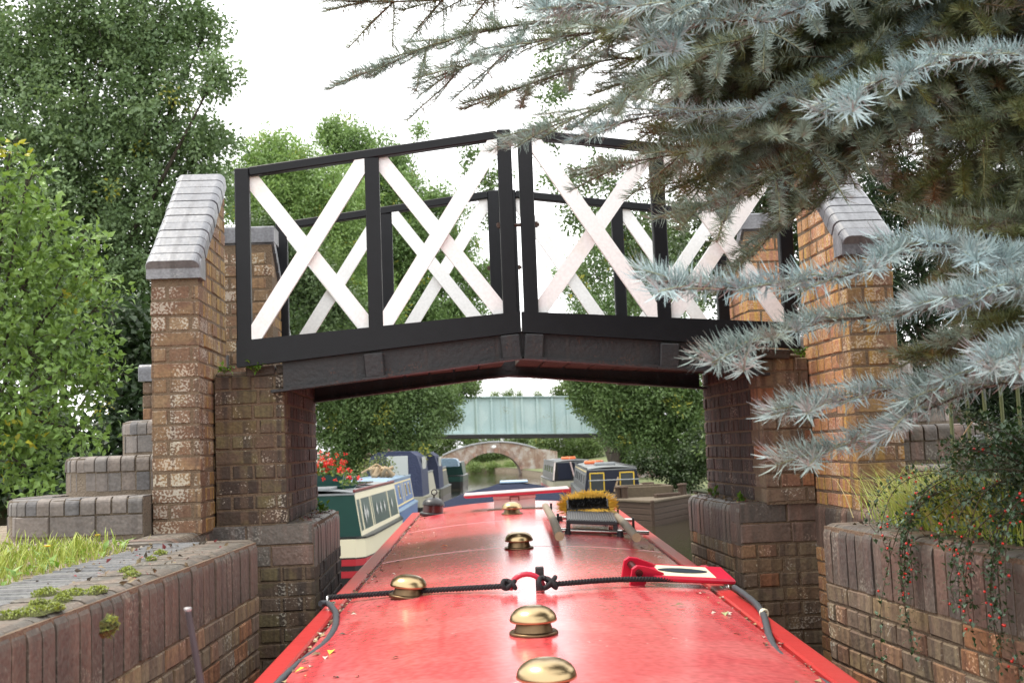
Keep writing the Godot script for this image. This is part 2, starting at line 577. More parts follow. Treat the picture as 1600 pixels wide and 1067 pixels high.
	for k in [["leaf", Color(0.84, 1.0, 0.95), 0.48, 0.8], ["needle", Color(1, 1, 1), 0.5, 0.25], ["grass_blade", Color(1, 1, 1), 0.55, 0.5], ["petal", Color(1, 1, 1), 0.6, 0.4], ["litter", Color(1, 1, 1), 0.7, 0.2]]:
		var m := mat(k[0], k[1], k[2])
		m.vertex_color_use_as_albedo = true
		m.backlight_enabled = true
		m.backlight = Color(k[3], k[3], k[3] * 0.85)
		m.cull_mode = BaseMaterial3D.CULL_DISABLED
	var be := mat("berry", Color(0.62, 0.02, 0.008), 0.25)
	be.metallic_specular = 0.6
	mat("green_bar", Color(0.1, 0.12, 0.045), 0.6)
	mat("post_black", Color(0.02, 0.018, 0.022), 0.4)
	tri_map(mat("rod_dark", Color(0.05, 0.035, 0.04), 0.5), fine_g, 5.0)
	mat("pale_metal", Color(0.3, 0.28, 0.28), 0.4, 0.3)
	mat("stem", Color(0.16, 0.12, 0.06), 0.8)


# ---------------------------------------------------------------- setting
func along(table: Array, z: float) -> float:   # x of an edge at depth z, table of [z, x]
	for i in table.size() - 1:
		if z <= table[i + 1][0]:
			return lerpf(table[i][1], table[i + 1][1], clampf((z - table[i][0]) / (table[i + 1][0] - table[i][0]), 0.0, 1.0))
	return table[-1][1]


func build_setting() -> void:
	# water: one sheet
	var w := MB.new()
	w.quad(Vector3(-60, 0, 12), Vector3(80, 0, 12), Vector3(80, 0, -190), Vector3(-60, 0, -190))
	var wo := part("canal_water", w, M.canal_water, self)
	tag(wo, "", "", "", "structure")
	# banks: z ahead, x of the canal edge
	var left := [[-14.0, -1.3], [7.25, -1.3], [7.3, -0.75], [8.2, -2.4], [10.5, -3.9], [32.0, -3.9], [48.0, -3.0], [75.0, -0.6], [92.0, 1.1], [106.0, 1.1], [112.0, -14.0]]
	var right := [[-14.0, 1.9], [7.3, 1.95], [7.35, 1.56], [9.0, 3.6], [14.0, 6.4], [24.0, 8.0], [46.0, 8.0], [72.0, 7.3], [92.0, 6.15], [104.0, 6.15], [112.0, 3.0], [118.0, -14.0]]
	var zs := [-14.0, -8.0, -3.0, 0.0, 2.0, 3.0, 4.0, 5.0, 6.0, 6.9, 7.3, 7.7, 8.4, 9.2, 10.5, 12.0, 15.0, 20.0, 25.0, 32.0, 38.0, 46.0, 54.0, 62.0, 70.0, 80.0, 88.0, 94.0, 100.0, 106.0, 110.0, 114.0, 119.0, 128.0, 150.0, 190.0]
	var nz := FastNoiseLite.new()
	nz.seed = 4
	nz.frequency = 0.12
	for side: int in [-1, 1]:
		var m := MB.new()
		var rows := []
		for z in zs:
			var ex := along(left if side < 0 else right, z)
			var top: float = lerpf(1.885, 0.45, smoothstep(7.7, 12.5, z))
			var row := []
			for o in [0.0, 0.0, 0.35, 0.8, 1.4, 2.2, 3.2, 5.0, 8.0, 14.0, 30.0, 70.0]:
				var x: float = ex + side * o
				var y: float = top + nz.get_noise_2d(x, z) * 0.02 * minf(o, 3.0)
				if z > 13.0: y += smoothstep(3.0, 14.0, o) * 1.1
				row.append(Vector3(x, y, -z))
			row[0].y = -0.9
			rows.append(row)
		for i in rows.size() - 1:
			for k in rows[i].size() - 1:
				var a: Vector3 = rows[i][k]; var b: Vector3 = rows[i][k + 1]; var c: Vector3 = rows[i + 1][k + 1]; var d: Vector3 = rows[i + 1][k]
				if side > 0: m.quad(a, b, c, d)
				else: m.quad(b, a, d, c)
		var o2 := part("lockside_ground", m, M.soil if side < 0 else M.soil, self)
		tag(o2, "", "", "", "structure")
		# turf laid over the low banks beyond the bridge
		var t := MB.new()
		for i in range(14, rows.size() - 1):
			for k in range(1, rows[i].size() - 1):
				if side > 0 and k == 2 and zs[i] < 80.0: continue   # the towpath stays bare
				var up := Vector3(0, 0.03, 0)
				var a: Vector3 = rows[i][k] + up; var b: Vector3 = rows[i][k + 1] + up; var c: Vector3 = rows[i + 1][k + 1] + up; var d: Vector3 = rows[i + 1][k] + up
				if side > 0: t.quad(a, b, c, d)
				else: t.quad(b, a, d, c)
		tag(part("grass_bank", t, M.turf, self), "", "", "", "structure")
	var bed := MB.new()   # canal bed and far ground under everything
	bed.quad(Vector3(-400, -1.0, 60), Vector3(400, -1.0, 60), Vector3(400, -1.0, -600), Vector3(-400, -1.0, -600))
	tag(part("canal_bed", bed, M.soil, self), "", "", "", "structure")


# ---------------------------------------------------------------- bricks
var brick_cache := {}
var brick_raw := {}


func brick_mesh(l: float, h: float, d: float, variant: int) -> String:
	var key := "%d_%d_%d_%d" % [roundi(l * 1000), roundi(h * 1000), roundi(d * 1000), variant]
	if brick_cache.has(key): return key
	var r := RandomNumberGenerator.new()
	r.seed = hash(key)
	var m := MB.new()
	var ch := 0.005
	var out := []   # front ring (chamfered in), outer ring, back ring
	for ring in 3:
		var q := []
		for k in [[-1, -1], [1, -1], [1, 1], [-1, 1]]:
			var inx := ch if ring == 0 else 0.0
			var p := Vector3(k[0] * (l / 2.0 - inx), k[1] * (h / 2.0 - inx), [0.0, -ch, -d][ring])
			if ring < 2: p += Vector3(r.randf_range(-1, 1), r.randf_range(-1, 1), r.randf_range(-1, 1)) * 0.0022
			q.append(p)
		out.append(q)
	m.quad(out[0][0], out[0][1], out[0][2], out[0][3])
	for ring in 2:
		for i in 4:
			var j := (i + 1) % 4
			m.quad(out[ring + 1][i], out[ring + 1][j], out[ring][j], out[ring][i])
	m.quad(out[2][3], out[2][2], out[2][1], out[2][0])
	brick_raw[key] = m
	brick_cache[key] = m.done()
	return key


func bull_mesh(l: float, h: float, d: float, r: float, both := false) -> String:   # brick with a rounded top front edge (both: top back edge too); profile in (z, y), runs along x
	var key := "b%d_%d_%d_%d_%s" % [roundi(l * 1000), roundi(h * 1000), roundi(d * 1000), roundi(r * 1000), both]
	if brick_cache.has(key): return key
	var prof := [Vector2(-d, -h / 2.0), Vector2(0, -h / 2.0)]
	for k in 6:
		var a := PI / 2.0 * k / 5.0
		prof.append(Vector2(-r + r * cos(a), h / 2.0 - r + r * sin(a)))
	if both:
		for k in 6:
			var a := PI / 2.0 * k / 5.0
			prof.append(Vector2(-d + r - r * sin(a), h / 2.0 - r + r * cos(a)))
	else:
		prof.append(Vector2(-d, h / 2.0))
	var m := MB.new()
	# prism runs along +z of its frame: frame x -> world z, y -> y, z -> -x
	m.prism(prof, Transform3D(Basis(Vector3(0, 0, 1), Vector3(0, 1, 0), Vector3(-1, 0, 0)), Vector3(l / 2.0 - 0.003, 0, 0)), l - 0.006)
	# thin chamfer faces at the two ends
	for e in [-1, 1]:
		var ring := []
		var inner := []
		for q in prof:
			ring.append(Vector3(e * (l / 2.0 - 0.003), q.y, q.x))
			inner.append(Vector3(e * l / 2.0, q.y * 0.985, (q.x + d / 2.0) * 0.985 - d / 2.0))
		for i in ring.size():
			var j := (i + 1) % ring.size()
			if e > 0: m.quad(ring[i], ring[j], inner[j], inner[i])
			else: m.quad(ring[j], ring[i], inner[i], inner[j])
		for i in range(1, inner.size() - 1):
			if e > 0: m.tri(inner[0], inner[i + 1], inner[i])
			else: m.tri(inner[0], inner[i], inner[i + 1])
	brick_raw[key] = m
	brick_cache[key] = m.done()
	return key


func in_frame(p: Vector3) -> bool:
	var q := cam_basis.inverse() * (p - EYE)
	return q.z < -0.2 and absf(q.x / q.z) * FPX < 830.0 and absf(q.y / q.z) * FPX < 560.0


func put_brick(list: Array, key: String, mats: Array, o: Vector3, u: Vector3, v: Vector3, n: Vector3, sx := 1.0, called := "brick") -> void:
	list.append([o.distance_squared_to(EYE) + (0.0 if in_frame(o) else 1000.0), key, mats[rng.randi() % mats.size()], Transform3D(Basis(u * sx, v, n), o), called])


func brick_face(list: Array, mats: Array, o: Vector3, u: Vector3, v: Vector3, n: Vector3, length: float, rows: int, gauge: float, opt := {}) -> void:
	# o: lower corner of the face; bricks in English bond, the first brick of each row begins at opt.start[row % 2] behind the corner brick of the neighbouring face
	var start: Array = opt.get("start", [0.0, 0.0])
	var depth: Array = opt.get("depth", [0.1, 0.21])
	var top: Variant = opt.get("top")
	var bl: Array = opt.get("len", [0.215, 0.1025])
	var joint := 0.0095
	for r in rows:
		var l: float = bl[(r + int(opt.get("shift", 0))) % 2]
		var x: float = start[r % 2]
		var first := true
		while x < length - 0.02:
			var w := l
			if first and r % 2 == 1 and start[1] == 0.0: w = l * 0.75
			first = false
			if x + w > length - 0.03: w = length - x
			if w < 0.03: break
			var y := gauge * (r + 0.5)
			var ok := true
			if top != null:
				ok = y + gauge * 0.4 < float(top.call(x + w / 2.0))
			if ok:
				var base := 0.215 if w > 0.16 else 0.1025
				var key := brick_mesh(base, gauge - joint, depth[r % 2], rng.randi() % 3)
				var wob := Basis(n, rnd(-0.006, 0.006)) * Basis(u, rnd(-0.012, 0.012))
				put_brick(list, key, mats, o + u * (x + w / 2.0) + v * y + n * rnd(-0.003, 0.003), wob * u, wob * v, wob * n, (w - (0.0 if w == length - x else 0.0) - joint * (0.0 if w >= l else 1.0) * 0.5) / base)
			x += w + joint
	return


func lay(list: Array, parent: Node3D, rest_mat: Material, most := 300) -> void:
	list.sort_custom(func(a, b): return a[0] < b[0])
	var inv := parent.transform.affine_inverse()
	var rest := {}
	var rest_mats := {}
	for i in list.size():
		var e: Array = list[i]
		if i < most:
			part(e[4], brick_cache[e[1]], e[2], parent, inv * e[3])
		else:
			if not rest.has(e[4]):
				rest[e[4]] = MB.new()
				rest_mats[e[4]] = e[2]
			rest[e[4]].add(brick_raw[e[1]], inv * e[3])
	for k in rest:
		tag(part("brickwork" if k == "brick" else "coping_work", rest[k], rest_mats[k], parent), "", "", "", "stuff")


func core(parent: Node3D, called: String, lo: Vector3, hi: Vector3, m: Material) -> void:
	var b := MB.new()
	b.box((lo + hi) / 2.0 - parent.position, (hi - lo).abs())
	part(called, b, m, parent)


func soldiers(list: Array, mats: Array, a: Vector3, b: Vector3, n: Vector3, h: float, d: float, pitch := 0.079, called := "coping_brick", r := 0.05) -> void:
	# bullnose bricks standing side by side along the top edge from a to b; a and b lie on the top front edge
	var u := (b - a).normalized()
	if u.cross(Vector3.UP).dot(n) < 0.0:   # keep u, up, n right-handed
		var t := a
		a = b
		b = t
		u = -u
	var cnt := int(round(a.distance_to(b) / pitch))
	var p := a.distance_to(b) / cnt
	var key := bull_mesh(0.07, h, d, r)
	for i in cnt:
		var wob := Basis(n, rnd(-0.01, 0.01)) * Basis(u, rnd(-0.008, 0.008))
		put_brick(list, key, mats, a + u * (p * (i + 0.5)) + Vector3.DOWN * (h / 2.0 + rnd(-0.003, 0.003)) + n * rnd(-0.004, 0.004), wob * u, wob * Vector3.UP, wob * n, (p - 0.008) / 0.07, called)


func build_lock() -> void:
	# ---- the two abutments of the bridge: a base with rounded coping, a pier on it
	for s: int in [-1, 1]:
		var L := s < 0
		var t := thing("brick_abutment", "sooty brick pier on a stepped base beneath the footbridge end next to the lichen-spotted parapet" if L else "brown brick pier on a stepped base beneath the footbridge end next to the salmon parapet", "abutment", Vector3(-1.0 if L else 1.85, -0.8, -6.6))
		var bx := -0.69 if L else 1.54      # canal face of the base
		var bz := -5.93 if L else -6.02
		var bz2 := -7.32
		var fx := -1.28 if L else 1.96      # hidden end of the front face
		var top := 1.91
		core(t, "base_core", Vector3(minf(bx - s * -0.014, fx), -0.8, bz2 + 0.01), Vector3(maxf(bx + s * 0.007, fx), top - 0.012, bz - 0.006), M.brown_mortar)
		var li := []
		var wx := absf(fx - bx)
		var x0 := minf(fx, bx)
		# front: two courses of big blue blocks, then bricks
		for r in 2:
			var cuts := [0.0, wx * (0.42 if r == 0 else 0.63), wx] if L else [0.0, wx * (0.62 if r == 0 else 0.66), wx]
			for k in 2:
				var w: float = cuts[k + 1] - cuts[k] - 0.009
				put_brick(li, brick_mesh(snappedf(w, 0.005), 0.099, 0.21, 0), M.blue, Vector3(x0 + cuts[k] + w / 2.0, top - 0.107 * (r + 0.5), bz), Vector3.RIGHT, Vector3.UP, Vector3.BACK, 1.0, "coping_block")
		brick_face(li, M.pier if L else M.wall, Vector3(x0, top - 0.214 - 0.0765 * 22, bz), Vector3.RIGHT, Vector3.UP, Vector3.BACK, wx, 22, 0.0765)
		# canal face
		var n := Vector3.RIGHT * -s
		var z0 := bz - 0.215
		soldiers(li, M.blue, Vector3(bx, top, z0 + 0.21), Vector3(bx, top, bz2), n, 0.225, 0.2)
		if L: brick_face(li, M.dark_flank, Vector3(bx, top - 0.225 - 0.0765 * 22, z0), Vector3.FORWARD, Vector3.UP, n, absf(bz2 - z0), 22, 0.0765)
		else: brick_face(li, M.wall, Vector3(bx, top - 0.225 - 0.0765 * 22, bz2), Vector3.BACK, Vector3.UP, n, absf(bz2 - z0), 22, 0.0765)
		# pier
		var px := -0.83 if L else 1.68
		var pf := -1.19 if L else 1.945
		var pz := -5.955 if L else -5.99
		var pz2 := -7.36
		var rows := 10
		var g := 0.077
		var ptop := top + rows * g
		core(t, "pier_core", Vector3(minf(px + s * 0.006, pf), top - 0.01, pz2 + 0.012), Vector3(maxf(px + s * 0.006, pf), ptop - 0.012, pz - 0.006), M.brown_mortar)
		brick_face(li, M.pier if L else M.wall, Vector3(minf(px, pf), top, pz), Vector3.RIGHT, Vector3.UP, Vector3.BACK, absf(px - pf), rows, g)
		if L: brick_face(li, M.dark_flank, Vector3(px, top, pz - 0.11), Vector3.FORWARD, Vector3.UP, n, absf(pz2 - pz) - 0.11, rows, g, {"start": [0.0, 0.11]})
		else: brick_face(li, M.dark_flank, Vector3(px, top, pz2), Vector3.BACK, Vector3.UP, n, absf(pz2 - pz) - 0.22, rows, g)
		var capm := MB.new()
		capm.bev(Vector3((px + pf) / 2.0 - s * 0.004, ptop + 0.004, (pz + pz2) / 2.0) - t.position, Vector3(absf(px - pf), 0.03, absf(pz - pz2) - 0.02), 0.01)
		part("top_bed", capm, M.mortar, t)
		lay(li, t, M.pier[0])

	# ---- parapet walls that slope down from the bridge to the lockside
	parapet("brick_parapet", "sloping brick parapet with grey bullnose coping, its end spotted with white lichen", -1.435, -1.2, -5.65, -6.35, 1.89, 3.165, 3.77, M.lichen, M.ochre, 1)
	parapet("brick_parapet", "sloping salmon and ochre brick parapet with grey coping half hidden by fir branches", 1.95, 2.185, -5.35, -6.05, 1.89, 3.14, 3.74, M.ochre, M.salmon, -1)
	parapet("brick_parapet", "brick parapet beyond the bridge, seen between the black post and the white crossed bars", -1.37, -1.03, -7.75, -6.95, 0.9, 2.9, 3.56, M.lichen, M.ochre, 1, true)
	parapet("brick_parapet", "orange brick parapet beyond the bridge behind the fir-covered cross bars", 1.9, 2.14, -7.75, -6.95, 0.9, 2.9, 3.56, M.salmon, M.salmon, -1, true)

	# ---- lock walls
	lock_wall("lock_wall", "long lock wall with rounded plum-brown coping, mossy along its top beside the grass", Vector3(-0.83, 1.9, -5.03), Vector3(-1.06, 1.9, -0.8), -1)
	lock_wall("lock_wall", "lock wall with grey bullnose coping under the red-berried shrub", Vector3(1.511, 1.9, -4.6), Vector3(1.68, 1.9, -0.7), 1)
	# recesses between the lock walls and the abutments
	recess(-1, -1.2, -5.0, -5.93, "brick recess wall with rounded coping at the foot of the lichen-spotted parapet")
	recess(1, 1.935, -4.55, -6.01, "brick recess wall with rounded coping at the foot of the salmon parapet")
	steps(-1)
	steps(1)


func parapet(called: String, label: String, xa: float, xb: float, zf: float, zb: float, y0: float, hf: float, hb: float, front: Array, flank: Array, canal: int, far := false) -> void:
	# zf: end where the wall is low, zb: end where it meets the bridge and is high; canal: +1 when the canal lies towards +x
	var t := thing(called, label, "parapet", Vector3((xa + xb) / 2.0, y0, (zf + zb) / 2.0))
	var w := xb - xa
	var ln := absf(zb - zf)
	var b := MB.new()
	var i := 0.004
	var dz := signf(zb - zf)
	var f := func(x: float, y: float, z: float) -> Vector3: return Vector3(x, y, z) - t.position
	var ring := [[xa + i, zf + dz * i], [xb - i, zf + dz * i], [xb - i, zb], [xa + i, zb]]
	if dz > 0.0: ring = [[xa + i, zb - i], [xb - i, zb - i], [xb - i, zf], [xa + i, zf]]
	var p := []
	for q in ring: p.append(f.call(q[0], y0, q[1]))
	for q in ring: p.append(f.call(q[0], lerpf(hf, hb, absf(q[1] - zf) / ln) - 0.01, q[1]))
	b.hexa(p)
	part("wall_core", b, M.brown_mortar, t)
	var li := []
	var g := 0.0765
	var znear := maxf(zf, zb)
	var zfar := minf(zf, zb)
	var hnear := hf if zf > zb else hb
	var rows_f := int((hnear - y0) / g)
	brick_face(li, front, Vector3(xa, y0, znear), Vector3.RIGHT, Vector3.UP, Vector3.BACK, w, rows_f, g, {"top": func(_x): return hnear - y0 + 0.03})
	var n := Vector3.RIGHT * canal
	var rows := int((maxf(hf, hb) - y0) / g) + 1
	for s: int in [1, -1]:
		var nx := Vector3.RIGHT * s
		var u := Vector3.FORWARD if s > 0 else Vector3.BACK
		var o := Vector3(xb if s > 0 else xa, y0, znear if s > 0 else zfar)
		var st := [0.11, 0.22] if s > 0 else [0.0, 0.0]
		var tl := ln if s > 0 else ln - 0.12
		var topf := func(x: float) -> float:
			var z := znear - x if s > 0 else zfar + x
			return lerpf(hf, hb, absf(z - zf) / ln) - y0 + 0.02
		brick_face(li, flank if s == canal else front, o, u, Vector3.UP, nx, tl, rows, g, {"start": st, "top": topf})
	# coping: bricks laid across the wall, both top edges rounded
	var a := Vector3((xa + xb) / 2.0, hf, zf)
	var e := Vector3((xa + xb) / 2.0, hb, zb)
	var dirv := (e - a).normalized()
	var len_ := a.distance_to(e)
	var cnt := int(round(len_ / 0.077))
	var pitch := len_ / cnt
	var key := bull_mesh(pitch - 0.007, 0.085, w + 0.026, 0.035, true)
	var ux := -dirv if dz < 0.0 else dirv
	var nn := Vector3.RIGHT
	var upv := nn.cross(ux) if nn.cross(ux).y > 0.0 else -nn.cross(ux)
	var uu := upv.cross(nn)
	for k in cnt:
		put_brick(li, key, M.cope, a + dirv * (pitch * (k + 0.5)) + upv * (0.038 + rnd(-0.002, 0.002)) + nn * ((w + 0.026) / 2.0 + rnd(-0.003, 0.003)), uu, upv, nn, 1.0, "coping_brick")
	# end block at the low end, level top block at the bridge end
	put_brick(li, bull_mesh(w + 0.03, 0.1, 0.12, 0.04), M.cope, Vector3((xa + xb) / 2.0, hf + 0.03, zf - dz * 0.02), Vector3.RIGHT * -dz, Vector3.UP, Vector3(0, 0, -dz), 1.0, "end_block")
	if far:
		put_brick(li, bull_mesh(w + 0.03, 0.1, 0.2, 0.012), M.cope, Vector3((xa + xb) / 2.0, hb + 0.05, zb + 0.012), Vector3.RIGHT, Vector3.UP, Vector3.BACK, 1.0, "end_block")
	lay(li, t, front[0])


func lock_wall(called: String, label: String, a: Vector3, b: Vector3, s: int) -> void:
	var t := thing(called, label, "wall", Vector3(a.x, -0.8, a.z))
	var u := (b - a).normalized()
	var n := Vector3(-s, 0, 0)
	n = (n - u * n.dot(u)).normalized()
	var ln := a.distance_to(b)
	var m := MB.new()
	var c := (a + b) / 2.0 - n * 0.23
	c.y = (1.9 - 0.8) / 2.0 - 0.006
	m.box(c - t.position, Vector3(0.445, 2.7 - 0.012, ln), Basis(n, Vector3.UP, n.cross(Vector3.UP)))
	part("wall_core", m, M.brown_mortar, t)
	var li := []
	var mt: Array = M.plum if s < 0 else M.blue
	soldiers(li, mt, a, b, n, 0.23, 0.215, 0.079, "coping_brick", 0.045)
	# a second row behind them on the top
	var key := brick_mesh(0.215, 0.07, 0.22, 1)
	var cnt := int(ln / 0.08)
	for i in cnt:
		put_brick(li, key, M.paver if s < 0 else M.cope, a + u * (0.08 * (i + 0.5)) - n * 0.337 + Vector3.DOWN * rnd(-0.002, 0.004), n, u if n.cross(u).y > 0 else -u, Vector3.UP, 1.0, "paving_brick")
	var rows := 15
	var g := 0.0765
	var o := a if s > 0 else b
	o = a
	var uu := u
	if uu.cross(Vector3.UP).dot(n) < 0.0:
		o = b
		uu = -u
	o.y = 1.9 - 0.235 - rows * g
	# u, up, n must be right-handed
	if uu.cross(Vector3.UP).dot(n) < 0.0:
		o = a
		uu = u
		o.y = 1.9 - 0.235 - rows * g
	brick_face(li, M.wall, o, uu, Vector3.UP, n, ln, rows, g)
	lay(li, t, M.wall[0])


func recess(s: int, x: float, za: float, zb: float, label: String) -> void:
	var t := thing("recess_wall", label, "wall", Vector3(x, -0.8, (za + zb) / 2.0))
	var n := Vector3(-s, 0, 0)
	core(t, "wall_core", Vector3(x + s * 0.013, -0.8, zb + 0.004), Vector3(x + s * 0.3, 1.89, za), M.brown_mortar)
	var li := []
	soldiers(li, M.blue, Vector3(x, 1.905, za), Vector3(x, 1.905, zb), n, 0.225, 0.22)
	var u := Vector3.FORWARD if s < 0 else Vector3.BACK
	var o := Vector3(x, 1.905 - 0.23 - 0.0765 * 14, za if s < 0 else zb)
	brick_face(li, M.pier if s < 0 else M.salmon, o, u, Vector3.UP, n, absf(zb - za), 14, 0.0765)
	lay(li, t, M.pier[0])


func steps(s: int) -> void:
	var t := thing("brick_steps", "curved brown-grey brick steps climbing to the bridge beside the lichen-spotted parapet" if s < 0 else "dark brick steps climbing behind the thin green railing", "steps", Vector3(s * 1.8, 1.88, -6.2))
	var li := []
	var x_in := -1.44 if s < 0 else 2.19
	var xo := [-2.19, -2.05, -1.87, -1.76, -1.72] if s < 0 else [2.95, 2.95, 2.9, 2.85, 2.8]
	var zz := [-5.5, -5.92, -6.34, -6.74, -7.1]
	if s > 0: zz = [-5.25, -5.65, -6.05, -6.45, -6.9]
	var mats: Array = M.step if s < 0 else M.blue
	for i in 5:
		var top := 1.9 + 0.195 * (i + 1)
		var r := 0.42
		var path := [Vector3(x_in, top, zz[i])]   # plan of the riser: straight front, rounded outer corner, side
		var xc: float = xo[i] - s * r
		for k in 9:
			var a := PI / 2.0 * k / 8.0
			path.append(Vector3(xc + s * r * sin(a), top, zz[i] - r + r * cos(a)))
		path.append(Vector3(xo[i], top, -7.6))
		# solid step behind the bricks
		var m := MB.new()
		var poly := []
		for q in path: poly.append(Vector2(q.x - t.position.x, -(q.z - 0.012 - t.position.z)))
		poly.append(Vector2(x_in - t.position.x, -(-7.6 - t.position.z)))
		if Geometry2D.is_polygon_clockwise(PackedVector2Array(poly)): poly.reverse()
		m.prism(poly, Transform3D(Basis(Vector3.RIGHT, Vector3.FORWARD, Vector3.UP), Vector3(0, top - 0.23 - t.position.y, 0)), 0.222)
		part("step_core", m, M.mortar, t)
		# walk the path and stand bricks against it
		for row in 2:
			var h := 0.078 if row == 0 else 0.092
			var yc := top - 0.039 if row == 0 else top - 0.131
			var pitch := 0.073 if row == 0 or i < 2 else 0.146
			if row == 1 and i == 0: pitch = 0.22
			var dist := 0.0
			var total := 0.0
			for k in path.size() - 1: total += path[k].distance_to(path[k + 1])
			total = minf(total, absf(xc - x_in) + r * 1.6 + 0.5)
			while dist + pitch < total:
				var q := walk(path, dist + pitch / 2.0)
				var u: Vector3 = q[1] * s   # along the riser, right-handed with up and out
				var n := u.cross(Vector3.UP)
				var key := bull_mesh(snappedf(pitch - 0.008, 0.001), h, 0.2 if row == 0 else 0.1, 0.034 if row == 0 else 0.006)
				put_brick(li, key, mats, Vector3(q[0].x, yc + rnd(-0.002, 0.002), q[0].z) + n * (rnd(-0.003, 0.003) - (0.0 if row == 0 else 0.008)), u, Vector3.UP, n, 1.0, "step_brick")
				dist += pitch
	if s < 0:   # a short brick stub with a grey cap at the head of the steps
		brick_face(li, M.wall, Vector3(-1.765, 2.26, -6.75), Vector3.RIGHT, Vector3.UP, Vector3.BACK, 0.315, 6, 0.0765)
		brick_face(li, M.wall, Vector3(-1.765, 2.26, -7.45), Vector3.BACK, Vector3.UP, Vector3.LEFT, 0.58, 6, 0.0765)
		put_brick(li, bull_mesh(0.36, 0.1, 0.8, 0.035), M.cope, Vector3(-1.605, 2.77, -6.735), Vector3.RIGHT, Vector3.UP, Vector3.BACK, 1.0, "stub_cap")
		core(t, "stub_core", Vector3(-1.755, 1.9, -7.45), Vector3(-1.46, 2.73, -6.765), M.mortar)
	lay(li, t, mats[0])


func walk(path: Array, d: float) -> Array:
	for k in path.size() - 1:
		var l: float = path[k].distance_to(path[k + 1])
		if d <= l or k == path.size() - 2:
			return [path[k].lerp(path[k + 1], d / l), (path[k + 1] - path[k]).normalized()]
		d -= l
	return [path[0], Vector3.RIGHT]


# ---------------------------------------------------------------- the split footbridge
func build_bridge() -> void:
	bridge_leaf(-1, "black and white footbridge half with an unobstructed view of its crossed bars")
	bridge_leaf(1, "black and white footbridge half whose crossed bars are overhung by fir branches")


